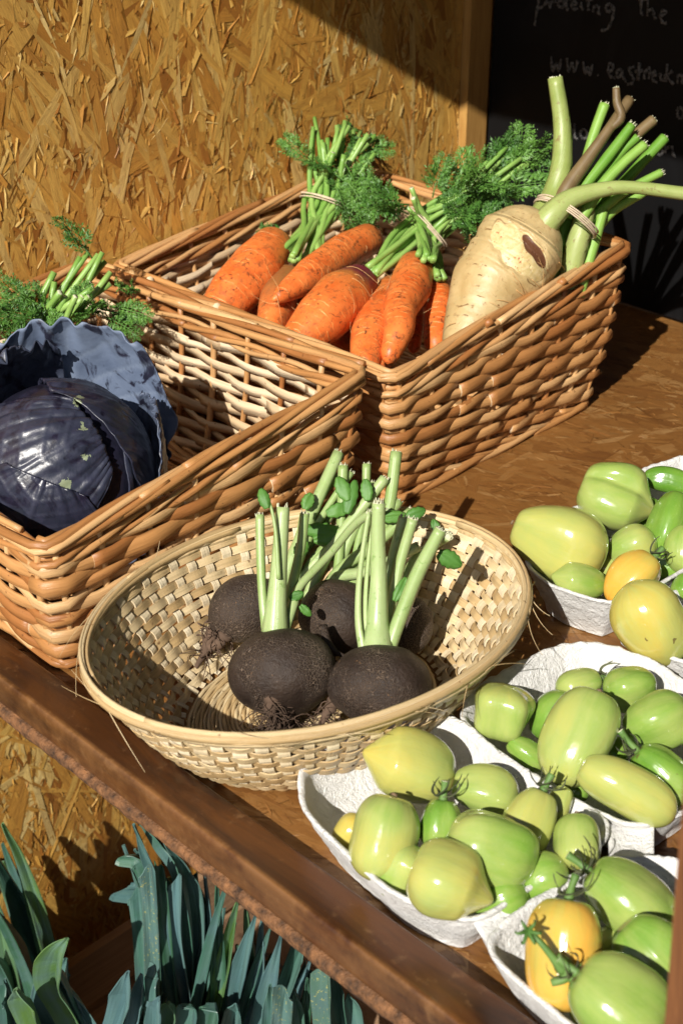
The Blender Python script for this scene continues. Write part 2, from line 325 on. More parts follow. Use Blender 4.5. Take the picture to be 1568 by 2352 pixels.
def wicker_basket(name, label, base, rim, zf, zb, rows, nst, seed, rotz=0):
    """base, rim = (u0, u1, v0, v1); rim height runs from zf at the front to zb at the back"""
    rr = np.random.RandomState(seed); nz = SN(seed, 1)
    root = thing(name, label, 'wicker basket', W((base[0]+base[1])/2, (base[2]+base[3])/2, 0), 'wicker baskets on the shelf')
    def corner_loop(R, rad_):      # perimeter by arclength fraction, one knot per stake interval
        u0, u1, v0, v1 = R
        return u0, u1, v0, v1
    sides = []                       # knots: list of (side, frac) ; stakes at knots
    nu, nv = nst
    for k in range(nu): sides.append((0, (k)/nu))
    for k in range(nv): sides.append((1, (k)/nv))
    for k in range(nu): sides.append((2, (k)/nu))
    for k in range(nv): sides.append((3, (k)/nv))
    K = len(sides)
    def rect(R, s, rc=.008):
        """s in knot units -> point and outward normal on rounded rectangle"""
        s = s % K; u0, u1, v0, v1 = R
        if s < nu: f = s/nu; p = (u0+(u1-u0)*f, v0)
        elif s < nu+nv: f = (s-nu)/nv; p = (u1, v0+(v1-v0)*f)
        elif s < 2*nu+nv: f = (s-nu-nv)/nu; p = (u1-(u1-u0)*f, v1)
        else: f = (s-2*nu-nv)/nv; p = (u0, v1-(v1-v0)*f)
        x, y = p; cx = min(max(x, u0+rc), u1-rc); cy = min(max(y, v0+rc), v1-rc); d = np.array([x-cx, y-cy]); L = np.hypot(*d)
        if abs(d[0]) > 1e-9 and abs(d[1]) > 1e-9: d /= L; return np.array([cx, cy])+d*rc, d
        dn = [(0, -1), (1, 0), (0, 1), (-1, 0)][0 if s < nu else 1 if s < nu+nv else 2 if s < 2*nu+nv else 3]
        return np.array(p), np.array(dn, float)
    def surf(s, h):
        pb, n0 = rect(base, s); pr_, n1 = rect(rim, s)
        zr = zf+(zb-zf)*(pr_[1]-rim[2])/(rim[3]-rim[2]); hh = h
        bul = .006*sin(pi*min(max(h, 0), 1))
        p = pb+(pr_-pb)*h+n1*bul; N = E1*n1[0]+E2*n1[1]
        return W(p[0], p[1], zr*hh), N
    side = MB(); stk = MB(); rimb = MB(); bot = MB(); stubs = MB()
    SUB = 5
    hs = np.linspace(.11, .825, rows)
    for j, h in enumerate(hs):
        s0 = rr.randint(0, K); tot = 0
        while tot < K:
            Lk = min(rr.randint(4, 9), K-tot); Lk = max(Lk, 2)
            ss = np.linspace(s0-.25, s0+Lk+.35, int((Lk+.6)*SUB)+1); pts = []; refs = []; rad0 = .0063*(1+.24*rr.normal()*.6); ph = rr.uniform(0, 9)
            tp = rr.uniform(.75, 1.)
            for q in ss:
                sg = cos(pi*q)*(1 if j % 2 else -1)
                p, N = surf(q, h+.006*sin(q*.7+ph)+.0015*rr.normal())
                pts.append(p+N*(.0035*sg+.0005)+EZ*(.0011*sin(pi*q+ph*2)))
                refs.append(N)
            R = rad0*np.linspace(1, tp, len(ss))*(1+.09*np.array([nz((q*2, j, ph)) for q in ss]))
            tube(side, pts, R, ref=np.array(refs), sec=HALF, mi=HALF_MI, r=rr.rand(), capm=1)
            s0 += Lk; tot += Lk
    def rope(mb, h, dz, n, rope_r, rod_r, pitch, dirn=1, out=0., jit=.12, frac=1.):
        for i in range(n):
            s0 = rr.randint(0, K); tot = 0
            while tot < K:
                Lk = max(3, min(rr.randint(5, 11), K-tot)); ss = np.linspace(s0-.2, s0+Lk+.4, int((Lk+.6)*SUB)); pts = []
                r1 = rod_r*(1+jit*rr.normal()); ph = rr.normal()*.25
                for q in ss:
                    p, N = surf(q, h); a = 2*pi*(q/pitch*dirn+i/n)+ph
                    pts.append(p+N*(out+rope_r*cos(a)*.85)+EZ*(dz+rope_r*sin(a)*frac))
                tube(mb, pts, r1*np.linspace(1, rr.uniform(.8, 1), len(ss)), k=8, m=0, r=rr.rand()); s0 += Lk; tot += Lk
    rope(side, .875, 0, 3, .0042, .0034, 3., 1)
    rope(rimb, .985, .0012, 5, .0064, .0036, 7., 1, .001, .1, .8)
    rope(side, .045, .001, 3, .0046, .0034, 3., -1)
    rope(bot, 0, .0048, 3, .005, .0044, 6., 1, .002, .1, .5)
    # stakes
    for k in range(K):
        offs = (0,) if (k % 1 == 0 and sides[k][1] > 0) else (-.16, .16)
        for o in offs:
            pts = []
            for h in np.linspace(.0, .985, 9):
                p, N = surf(k+o, h); pts.append(p+N*.0003+EZ*.003*(h < .01))
            tube(stk, pts, .0030*(1+.1*rr.normal()), k=7, r=rr.rand())
        if rr.rand() < .16:                                   # cut rod ends poking out of the border
            q = k+rr.uniform(.1, .9); p, N = surf(q, .985); p2, _ = surf(q+.22, .985)
            a = p+N*.004+EZ*.004; b = p+(p2-p)*.5+N*.008+EZ*(.0065+.003*rr.rand())
            tube(rimb, [a, b], .0041, k=8, r=rr.rand(), capm=1)
    # bottom: parallel rods crossed by sticks
    for v in np.arange(base[2]+.006, base[3]-.004, .0085):
        ph = rr.randint(2)
        tube(bot, [W(u, v, .0052+.0018*sin(pi*(u-base[0])/.05+ph*pi)) for u in np.linspace(base[0], base[1], 40)], .0034, k=6, r=rr.rand())
    for u in np.arange(base[0]+.03, base[1]-.01, .05):
        tube(bot, [W(u, base[2], .0055), W(u, base[3], .0055)], .0034, k=6)
    side.build('side_weave', [M['rod'], M['split']], root); stk.build('stakes', M['rod'], root)['kind'] = 'stuff'
    rimb.build('rim', [M['rod'], M['cut']], root); bot.build('basket_base', M['rod'], root)
    return root
BA = wicker_basket('wicker_basket', 'deep buff wicker basket at the back holding bunched carrots and the parsnip',
    (-1.222, -.845, .920, 1.236), (-1.246, -.828, .893, 1.262), .152, .188, 13, (8, 7), 5)
BB = wicker_basket('wicker_basket', 'buff wicker basket at the left holding the dark red cabbage',
    (-1.222, -.845, .520, .828), (-1.246, -.828, .503, .855), .130, .166, 12, (8, 7), 8)

# ================================================================ BAMBOO BOWL
M['bam'] = wick('golden_bamboo_strip', (.52, .35, .16), (.66, .49, .26), (.76, .61, .37), .38)
M['bamp'] = wick('pale_bamboo_rib', (.64, .50, .30), (.75, .62, .41), (.84, .73, .52), .4)
def bamboo_bowl(c, ang, a, b, H, base_fr, label):
    rr = np.random.RandomState(3); nz = SN(21, 1)
    root = thing('bamboo_bowl', label, 'woven bowl', c)
    X = np.array([cos(ang), sin(ang), 0]); Y = np.array([-sin(ang), cos(ang), 0]); c = np.array(c)
    fr0 = base_fr
    def S(th, h):          # h 0 = base ring, 1 = rim
        f = fr0+(1-fr0)*(h**.72); z = H*(.10*0+h**1.12)
        v_ = (X*cos(th)+Y*sin(th)); dz = -.004*v_[1]*h
        n = nrm((X*cos(th)*b+Y*sin(th)*a)); n = nrm(n+EZ*-.55)
        return c+X*a*f*cos(th)+Y*b*f*sin(th)+EZ*(z+dz+.0015), n
    NR = 64
    ribs = MB(); weft = MB(); base = MB(); rimb = MB()
    FL = [(-.16, -1), (.16, -1), (.16, 1), (-.16, 1)]
    hs = np.linspace(.06, .92, 13)
    for k in range(NR):
        th = 2*pi*k/NR; pts = []; refs = []; w = .0044*(1+.12*rr.normal())
        for q in np.linspace(0, 1, 46):
            h = .02+.97*q; jj = (h-.06)/(.86/12)
            p, n = S(th+.012*nz((k*3.1, h*1.5, 2)), h); pts.append(p+n*(.0011*cos(pi*jj)*(1 if k % 2 else -1))); refs.append(n)
        tube(ribs, pts, w*(.55+.5*np.linspace(0, 1, 46)), ref=np.array(refs), sec=FL, r=rr.rand())
    for j, h in enumerate(hs):
        for part in range(2):
            t0 = rr.uniform(0, 6.28) if part == 0 else t0+pi; ths = np.linspace(t0, t0+pi*1.06, NR*3+1); pts = []; refs = []; ph = rr.uniform(0, 9); w = .0034*(1+.1*rr.normal())
            for th in ths:
                p, n = S(th, h+.016*nz((th*2.5, j, 1))); pts.append(p+n*(.0005*nz((th*9, j, 5))-.0014*cos(th*NR/2.)*(1 if j % 2 else -1)+.0002)); refs.append(n)
            tube(weft, pts, w*(1+.12*np.array([nz((t*3, ph, 2)) for t in ths])), ref=np.array(refs), sec=[(-.15, -1), (.15, -1), (.15, 1), (-.15, 1)], r=rr.rand())
    # finer strips under the rim and near the base (denser)
    for j, h in enumerate([.955, .975]):
        ths = np.linspace(0, 2*pi*1.02, NR*3)
        tube(weft, [S(t, h)[0]+S(t, h)[1]*(.0016*cos(t*NR/2+j*pi)) for t in ths], .0018, k=5, r=rr.rand())
    # rim: a bundle of thin splints
    for i in range(16):
        t0 = rr.uniform(0, 6.28); ln = rr.uniform(1.6, 4.2) if i > 5 else 6.4
        ths = np.linspace(t0, t0+ln, int(ln*16)); a0 = rr.uniform(0, 6.28); pts = []; refs = []
        for t in ths:
            p, n = S(t, 1.); an = a0+.5*t+.4*nz((t*2, i, 0)); R = .0036*(.65+.35*((i*37) % 10)/10)
            e = nrm(n+EZ*.55*1); pts.append(p+e*R*cos(an)+EZ*(R*1.15*sin(an)-.001)); refs.append(e)
        tube(rimb, pts, .0028*(1+.25*rr.normal()*.7), ref=np.array(refs), sec=[(cos(q)*.5, sin(q)) for q in np.linspace(0, 2*pi, 7)[:-1]], r=rr.rand())
    for i in range(46):                                      # fibre ends coming loose
        t = rr.uniform(0, 6.28); p, n = S(t, 1); tg = nrm(S(t+.02, 1)[0]-p)*(1 if rr.rand() > .3 else -1); L = rr.uniform(.012, .05)
        d = nrm(tg+n*rr.uniform(-.2, .55)+EZ*rr.uniform(-.3, .4)); sg = nrm(np.cross(tg, n))
        tube(rimb, [p+n*.004+d*L*q+sg*L*.25*q*q for q in np.linspace(0, 1, 7)], np.linspace(.00045, .00015, 7), k=4, r=rr.rand())
    # base: coiled fine splints
    for i, f in enumerate(np.linspace(.10, 1.0, 30)):
        ths = np.linspace(0, 2*pi*1.01, 90)
        tube(base, [c+X*a*fr0*f*cos(t)+Y*b*fr0*f*sin(t)+EZ*(.0032+.0009*cos(t*(NR/4)+i*pi)+.0004*nz((t, i, 0))) for t in ths], .0017*(1+.15*rr.normal()), k=5, r=rr.rand())
    for k in range(0, NR, 2):
        t = 2*pi*k/NR; tube(base, [c+X*a*fr0*f*cos(t)+Y*b*fr0*f*sin(t)+EZ*.0024 for f in (.05, .5, 1.02)], .0026, ref=EZ, sec=FL, r=rr.rand())
    weft.build('weft_strips', M['bam'], root, smooth=False); ribs.build('ribs', M['bamp'], root, smooth=False)['kind'] = 'stuff'
    rimb.build('rim', M['bam'], root); base.build('bowl_base', M['bam'], root)
    return root
BOWL = (-.022, .912, 0)
bamboo_bowl(BOWL, rad(40.5), .184, .143, .092, .58, 'shallow oval bamboo bowl of black radishes beside the front lip')
# ================================================================ ROOTS AND STALKS
def D(x, y, d):                       # point at depth d along the view axis
    r = ray(x, y); return CAMP+r*d/(r@CF)
def dep(x, y, z): return (P(x, y, z)-CAMP)@CF
def PZ(pts): return [P(*p) for p in pts]
def PD(pts): return [D(*p) for p in pts]
def m_carrot():
    s = NM('carrot_skin'); uv = s.sep(s.attr('uvw')); r = s.attr('rnd'); p = s.obj(); o = s.math('MULTIPLY', r, 31.)
    a = s.noise(p, 45, 4, .6, .3, rvec(s)); b = s.noise(p, 140, 4, .65, .5, rvec(s, 11))
    c = s.mix(s.ramp(a, (.3, 0.), (.7, 1.)), (.66, .115, .018), (.82, .235, .055))
    # pale growth rings
    ln = s.math('SINE', s.math('ADD', s.math('MULTIPLY', uv[0], 900), s.math('MULTIPLY', a, 9)))
    m = s.math('MULTIPLY', s.ramp(ln, (.80, 0.), (.99, 1.)), s.ramp(s.noise(s.scale(p, 1, 1, 1), 70, 2, .5, 0, rvec(s, 5)), (.5, 0.), (.62, 1.)))
    c = s.mix(s.math('MULTIPLY', m, .6), c, (.92, .50, .16))
    c = s.mix(s.ramp(b, (.52, 0.), (.64, .7)), c, (.36, .10, .03))
    dirt = s.noise(p, 95, 5, .75, 1.4, rvec(s, 71)); c = s.mix(s.ramp(dirt, (.57, 0.), (.63, .85)), c, (.07, .03, .014))
    top = s.ramp(s.math('ADD', uv[2], s.math('MULTIPLY', s.math('SUBTRACT', a, .5), .12)), (.0, 1.), (.16, 0.))
    c = s.mix(s.math('MULTIPLY', top, .65), c, (.20, .11, .03))
    br = s.math('GREATER_THAN', r, .9); c = s.mix(s.math('MULTIPLY', br, s.ramp(uv[2], (.35, .9), (.8, .0))), c, (.26, .115, .035))
    pu = s.math('LESS_THAN', r, .1); c = s.mix(s.math('MULTIPLY', pu, s.ramp(uv[2], (.2, .6), (.55, 0.))), c, (.36, .17, .04)); c = s.mix(s.math('MULTIPLY', pu, s.ramp(s.math('ADD', uv[2], s.math('MULTIPLY', s.math('SUBTRACT', a, .5), .2)), (.16, 1.), (.30, 0.))), c, (.16, .012, .035))
    h = s.math('ADD', s.math('MULTIPLY', ln, .04), s.math('ADD', s.math('MULTIPLY', b, .8), m))
    return s.out(c, s.math('ADD', .30, s.math('MULTIPLY', b, .25)), s.bump(h, .5, .0009), Subsurface_Weight=.15, Subsurface_Radius=(.006, .002, .0008), Subsurface_Scale=.6, Specular_IOR_Level=.45)
M['carrot'] = m_carrot()
def m_green(name, c0, c1, rough=.4, sss=.15, vs=60, spot=None):
    s = NM(name); r = s.attr('rnd'); uv = s.attr('uvw'); p = s.obj()
    a = s.noise(s.scale(uv, 6, 20, 1), 2, 3, .6, .4, rvec(s)); b = s.noise(p, vs, 3, .6)
    c = s.mix(s.math('ADD', s.math('MULTIPLY', r, .7), s.math('MULTIPLY', s.math('SUBTRACT', b, .5), .9), None, True), c0, c1)
    if spot: c = s.mix(s.ramp(s.noise(p, 130, 4, .7, .5), (.6, 0.), (.68, .7)), c, spot)
    return s.out(c, rough, s.bump(s.math('ADD', a, b), .3, .0007), Subsurface_Weight=sss, Subsurface_Radius=(.002, .004, .001), Subsurface_Scale=.5)
M['leaf'] = m_green('feathery_carrot_leaf', (.045, .135, .018), (.14, .30, .045), .5, 0)
M['stem'] = m_green('green_leaf_stalk', (.17, .33, .06), (.34, .50, .14), .35, .15)
M['rstalk'] = m_green('pale_radish_stalk', (.25, .36, .11), (.46, .55, .27), .35, .2, 50, (.16, .28, .06))
M['rleaf'] = m_green('radish_leaf', (.045, .15, .02), (.13, .29, .05), .5, 0)
M['pstalk'] = m_green('ribbed_parsnip_stalk', (.23, .30, .07), (.42, .47, .18), .4, .1, 40, (.20, .13, .05))
M['pstalk2'] = m_green('bright_parsnip_stalk', (.13, .30, .035), (.30, .48, .10), .4, .1, 40)
M['pstalkb'] = m_green('brown_parsnip_stalk', (.13, .085, .035), (.27, .19, .09), .5, .0, 60, (.22, .24, .08))
M['stalkcut'] = m_plain('torn_stalk_end', (.62, .62, .42), .8, .3, 200, .6, .002, 900)
M['band'] = m_plain('cream_rubber_band', (.62, .50, .36), .5, .15, 200)

def root(mb, ctrl, radii, r=.5, n=60, k=32, lump=.05, crease=.012, seed=0, squash=1., topr=.62, tiplen=1.):
    """tapered root along a path with a rounded shoulder and creases"""
    pts = smooth_path(ctrl, n); q = np.linspace(0, 1, n); R = np.interp(q, np.linspace(0, 1, len(radii)), radii)
    L = np.concatenate([[0], np.cumsum(np.linalg.norm(np.diff(pts, axis=0), axis=1))]); r0 = radii[0]
    # more rings at the ends: shoulder dome and tip
    T, A, B = frames(pts, None); nz = SN(seed+77, 1., 9); nz2 = SN(seed+5, 1., 9)
    rings = []; ts = []
    dome = [(-.50, .10), (-.52, .28), (-.44, .50), (-.30, .72), (-.12, .90)]
    for dx, fr in dome: rings.append((pts[0]+T[0]*dx*r0*topr, T[0], A[0], B[0], r0*fr, dx*r0*topr))
    for i in range(1, n): rings.append((pts[i], T[i], A[i], B[i], R[i], L[i]))
    re = R[-1]
    for dx, fr in ((.4, .8), (.75, .5), (.95, .2)): rings.append((pts[-1]+T[-1]*dx*re, T[-1], A[-1], B[-1], re*fr, L[-1]+dx*re))
    V = []; Tt = []
    tot = L[-1]
    for c, t, a, b, rr_, l in rings:
        ring = []; tr = []
        cr = 1-crease*max(0, sin(l*300+9*nz((l*45, 0, seed))))**8*(.5+.8*nz((l*90, 4, seed)))
        for j in range(k):
            th = 2*pi*j/k; d = a*cos(th)+b*sin(th)*squash
            s = 1+lump*nz((cos(th)*1.3, sin(th)*1.3, l*26))+lump*.5*nz2((cos(th)*2.2, sin(th)*2.2, l*75))
            dent = 1-crease*1.3*max(0, nz2((cos(th)*1.1+4, sin(th)*1.1, l*170)))**2
            ring.append(c+d*rr_*s*cr*dent); tr.append((l+.02, j/k, max(0, l)/tot))
        V.append(ring); Tt.append(tr)
    grid(mb, V, t=np.array(Tt), close=True, r=r); n0 = len(V)
    mb.add(V[0], [tuple(range(k))[::-1]], 0, r, Tt[0]); mb.add(V[-1], [tuple(range(k))], 0, r, Tt[-1])
def hairs(mb, ctrl, radii, n, seed, L=(.01, .04), w=.00035):
    rr = np.random.RandomState(seed); pts = smooth_path(ctrl, 40); R = np.interp(np.linspace(0, 1, 40), np.linspace(0, 1, len(radii)), radii); T, A, B = frames(pts, None)
    for _ in range(n):
        i = rr.randint(2, 39); th = rr.uniform(0, 6.28); d = A[i]*cos(th)+B[i]*sin(th); p = pts[i]+d*R[i]*1.0; l = rr.uniform(*L)
        t = nrm(np.cross(T[i], d)*rr.choice([-1, 1])+T[i]*rr.normal()*.4); out = []
        for q in np.linspace(0, 1, 7): out.append(p+t*l*q-d*R[i]*.5*(l*q/R[i])**2*.8+d*.0015*sin(q*5+th))
        tube(mb, out, np.linspace(w, w*.3, 7), k=4, r=rr.rand())
def stalk(mb, ctrl, radii, r=None, seed=0, n=18, ridge=.10, k=14, m=0, capm=1, flat=1., rag=.0):
    pts = smooth_path(ctrl, n); R = np.interp(np.linspace(0, 1, n), np.linspace(0, 1, len(radii)), radii)
    sec = [(cos(2*pi*i/k)*(1+ridge*(i % 2)), flat*sin(2*pi*i/k)*(1+ridge*(i % 2))) for i in range(k)]
    tube(mb, pts, R, sec=sec, r=r, m=m, capm=capm, cap0=m)
    if rag:                                                  # torn fibres at the cut end
        rr = np.random.RandomState(seed); t = nrm(pts[-1]-pts[-2])
        for i in range(9):
            a = rr.uniform(0, 6.28); u_ = nrm(np.cross(t, (.3, .2, .9))); w_ = np.cross(t, u_); b = pts[-1]+(u_*cos(a)+w_*sin(a))*R[-1]*.75
            tube(mb, [b-t*.002, b+t*rag*rr.uniform(.3, 1)+u_*rag*.3*rr.normal()], [R[-1]*.28, R[-1]*.08], k=4, m=capm)
def frond(mb, base, d, L, up, rr, dens=1.):
    """one feathery carrot leaf"""
    d = nrm(d); s_ = nrm(np.cross(d, up)); n_ = np.cross(s_, d); bend = rr.uniform(-.5, .5); bend2 = rr.uniform(-.1, .7); tone = rr.rand()
    def ax(q): return base+d*L*q+s_*L*bend*.4*q*q-EZ*L*bend2*.35*q*q
    tube(mb, [ax(q) for q in np.linspace(0, 1, 7)], np.linspace(.0009, .0004, 7), k=4, r=tone)
    K = int(9*dens)
    for i in range(K):
        q = .18+.82*i/(K-1); c = ax(q); t = nrm(ax(q+.02)-ax(q-.02)); l1 = L*.36*(1-.75*abs(q-.35)**1.1)*rr.uniform(.8, 1.15)
        for sd in (-1, 1):
            dd = nrm(t*.75+s_*sd*1.0+n_*rr.normal()*.35); nn = nrm(np.cross(dd, t)*sd+n_*.5+rr.normal(size=3)*.25); ss = nrm(np.cross(dd, nn))
            tube(mb, [c, c+dd*l1], [.0005, .00025], k=3, r=tone)
            m_ = 6
            for j in range(m_):
                qq = .25+.75*j/(m_-1); cc = c+dd*l1*qq; l2 = l1*.50*(1.1-.55*qq)*rr.uniform(.8, 1.2)
                for s2 in ((-1, 1) if j < m_-1 else (0,)):
                    e = nrm(dd*.8+ss*s2*.9+nn*rr.normal()*.25); f = nrm(np.cross(e, nn)); w = l2*.17
                    V = [cc, cc+e*l2*.35+f*w*.55, cc+e*l2*.62+f*w*1.25, cc+e*l2*.68+f*w*.4, cc+e*l2*1.05, cc+e*l2*.68-f*w*.4, cc+e*l2*.62-f*w*1.25, cc+e*l2*.35-f*w*.55]
                    V = [v+nn*.0006*rr.normal() for v in V]
                    mb.add(V, [(0, 1, 3, 4), (0, 4, 5, 7), (1, 2, 3), (5, 6, 7)], 0, min(1, max(0, tone+.2*rr.normal())))
def ringband(mb, c, ax1, ax2, a, b, loops=3, w=.0012, seed=0):
    rr = np.random.RandomState(seed); ax3 = np.cross(ax1, ax2)
    for i in range(loops):
        o = (i-(loops-1)/2)*w*1.7; ph = rr.uniform(0, 6); pts = [c+ax1*a*cos(t)+ax2*b*sin(t)+ax3*(o+.0012*sin(t*2+ph)+.0015*cos(t+ph)) for t in np.linspace(0, 2*pi, 49)]
        tube(mb, pts, w, k=6, r=rr.rand(), sec=[(cos(q)*.7, sin(q)*1.1) for q in np.linspace(0, 2*pi, 7)[:-1]])
def carrot(parent, px, r_px, rv=.5, seed=0, lump=.05, hair=8, label=None, **k):
    pts = PZ(px); sc_ = [pxm(p) for p in pts]; R = [a*b for a, b in zip(r_px, sc_)]
    m = MB(); root(m, pts, R, rv, seed=seed, lump=lump, **k); o = m.build('carrot', M['carrot'], parent)
    if hair:
        h = MB(); hairs(h, pts, R, hair, seed+1); h.build('root_hairs', M['haircar'], o)['kind'] = 'stuff'
    if label: o['label'] = label
    return o
M['haircar'] = m_plain('pale_rootlet', (.62, .36, .14), .7)

def bunch_greens(parent, crowns, band, tops, bw, fronds, seed, nst=16, rst=.0028, flen=(.05, .09), hang=None):
    """stalks from the crowns through the band to cut tops, with fronds between"""
    rr = np.random.RandomState(seed); st = MB(); lf = MB(); bandp = np.array(band[0]); baxis = nrm(band[1])
    sd = nrm(np.cross(baxis, CF)); dp_ = np.cross(sd, baxis)
    for i in range(nst):
        c = crowns[i % len(crowns)]; t = tops[i % len(tops)]; th = i*2.4; rad_ = bw*sqrt_((i+.5)/nst)*.85
        c = np.array(c)+rr.normal(size=3)*.003
        b = bandp+sd*rad_*cos(th)+dp_*rad_*.6*sin(th); t = np.array(t)+rr.normal(size=3)*.006*(i >= len(tops)); mid1 = (c+b)/2+sd*rr.normal()*.003
        stalk(st, [c, mid1, b, b+(t-b)*.5+sd*rr.normal()*.003, t], [rst*1.2, rst*1.15, rst*1.1, rst*1.05, rst*rr.uniform(.75, 1.05)], r=rr.rand(), n=14, k=8, ridge=.14)
    for (base, d, n_, sp) in fronds:
        for _ in range(int(n_*.5+.5)):
            b = np.array(base)+rr.normal(size=3)*sp; dd = nrm(np.array(d)+rr.normal(size=3)*.55)
            frond(lf, b, dd, rr.uniform(*flen), nrm(-CF+rr.normal(size=3)*.5), rr)
    st.build('stalks', [M['stem'], M['stalkcut']], parent)['kind'] = 'stuff'
    o = lf.build('foliage', M['leaf'], parent); o['kind'] = 'stuff'
    bm_ = MB(); ringband(bm_, bandp, sd, dp_, bw*1.08, bw*.72, 3, .0011, seed); bm_.build('rubber_band', M['band'], parent)
def sqrt_(x): return math.sqrt(x)

# --- bunch of carrots at the left of the back basket
b1 = thing('carrot_bunch', 'bunch of carrots with upright green tops in a rubber band, nearest the strand board wall', 'carrots', P(600, 700, .05), 'bunched carrots')
carrot(b1, [(632, 562, .150), (590, 615, .142), (540, 670, .128), (485, 745, .105)], [48, 61, 58, 44], .5, 1, .03)
carrot(b1, [(662, 640, .128), (640, 690, .122), (618, 765, .105), (612, 790, .10)], [38, 44, 30, 20], .95, 2, .05, label='brown skinned carrot')
carrot(b1, [(690, 660, .115), (690, 720, .105), (700, 790, .09)], [36, 34, 26], .93, 3, .05)
carrot(b1, [(598, 650, .112), (572, 705, .100), (545, 770, .08)], [34, 36, 28], .4, 4, .05)
carrot(b1, [(850, 548, .150), (790, 580, .150), (715, 632, .148), (650, 675, .144), (632, 686, .142)], [37, 42, 40, 21, 9], .6, 5, .035)
carrot(b1, [(560, 560, .07), (520, 620, .06), (470, 690, .05)], [40, 40, 30], .5, 36, .04)
d1 = dep(745, 460, .185)
K1 = [D(655, 590, dep(655, 590, .14)), D(672, 600, 1.60), D(700, 600, 1.63), D(735, 590, 1.64), D(650, 575, 1.62)]
bunch_greens(b1, K1, (D(745, 462, d1), D(775, 380, d1)-D(720, 560, d1)), PD([(720, 300, d1+.02), (738, 322, d1), (752, 318, d1+.01), (776, 295, d1+.01), (792, 278, d1+.02), (802, 290, d1), (828, 318, d1), (812, 300, d1+.03), (845, 330, d1), (860, 352, d1), (722, 270, d1+.03), (765, 350, d1-.02), (790, 355, d1-.02)]), .027,
    [(D(815, 350, d1+.01), (.5, .1, -.1), 8, .009), (D(815, 390, d1-.02), (.4, -.2, -.7), 9, .009), (D(790, 420, d1-.03), (.4, -.2, -.9), 7, .008), (D(740, 370, d1+.01), (-.3, .1, .1), 5, .008), (D(712, 372, d1-.005), (-.8, 0, .2), 1, .002), (D(800, 320, d1+.025), (.3, .1, .4), 3, .008), (D(680, 545, d1-.03), (-.5, 0, -.2), 3, .004), (D(800, 480, d1), (.1, 0, -.6), 4, .008)], 31, 22, .0029, (.035, .062))

# --- bunch of carrots in the middle
b2 = thing('carrot_bunch', 'bunch of carrots with green tops leaning right in a rubber band, one carrot purple shouldered', 'carrots', P(850, 750, .05), 'bunched carrots')
carrot(b2, [(828, 648, .150), (785, 685, .148), (735, 735, .142), (672, 800, .125)], [44, 66, 62, 42], .05, 11, .025, 12, 'carrot with purple shoulder')
carrot(b2, [(955, 612, .152), (940, 660, .150), (918, 710, .148), (915, 755, .142), (895, 815, .125)], [40, 48, 39, 35, 24], .5, 12, .06, 8, 'twisted carrot')
carrot(b2, [(900, 660, .134), (872, 715, .134), (850, 770, .130), (838, 840, .118)], [32, 42, 44, 34], .7, 13, .06)
carrot(b2, [(1003, 665, .132), (1008, 710, .124), (1000, 790, .105)], [31, 37, 26], .3, 14, .05)
carrot(b2, [(830, 740, .105), (800, 770, .10), (760, 830, .085)], [36, 38, 28], .92, 15, .05)
carrot(b2, [(960, 690, .105), (955, 740, .10), (950, 800, .085)], [24, 22, 14], .6, 16, .05)
carrot(b2, [(760, 740, .06), (800, 790, .05), (860, 850, .05)], [50, 50, 40], .5, 17, .05)
d2_ = dep(985, 528, .175)
K2 = [D(848, 632, dep(848, 632, .152)), D(853, 640, 1.555), D(845, 622, 1.56), D(968, 592, 1.54), D(985, 600, 1.54), D(1003, 640, 1.55), D(1012, 640, 1.56)]
bunch_greens(b2, K2, (D(980, 525, d2_), D(1080, 440, d2_)-D(900, 600, d2_)), PD([(1160, 338, d2_), (1155, 345, d2_+.01), (1212, 378, d2_), (1195, 370, d2_-.01), (1170, 392, d2_), (948, 455, d2_-.04), (1190, 440, d2_), (1120, 400, d2_-.03), (1080, 420, d2_-.03), (1140, 430, d2_-.02)]), .028,
    [(D(1000, 430, d2_-.02), (0, -.1, .5), 5, .009), (D(1060, 430, d2_-.02), (.3, -.2, .3), 10, .013), (D(1090, 470, d2_-.03), (.6, -.2, -.2), 12, .013), (D(1130, 410, d2_-.01), (.6, -.1, .4), 6, .008), (D(950, 480, d2_-.03), (-.6, -.1, .3), 4, .006), (D(925, 505, d2_-.02), (-.6, -.1, .2), 3, .005), (D(1070, 520, d2_-.02), (.3, -.1, -.7), 8, .010), (D(1170, 380, d2_), (.7, 0, .1), 3, .004), (D(1040, 470, d2_-.04), (.2, -.4, .2), 6, .010)], 32, 26, .0027, (.035, .062))

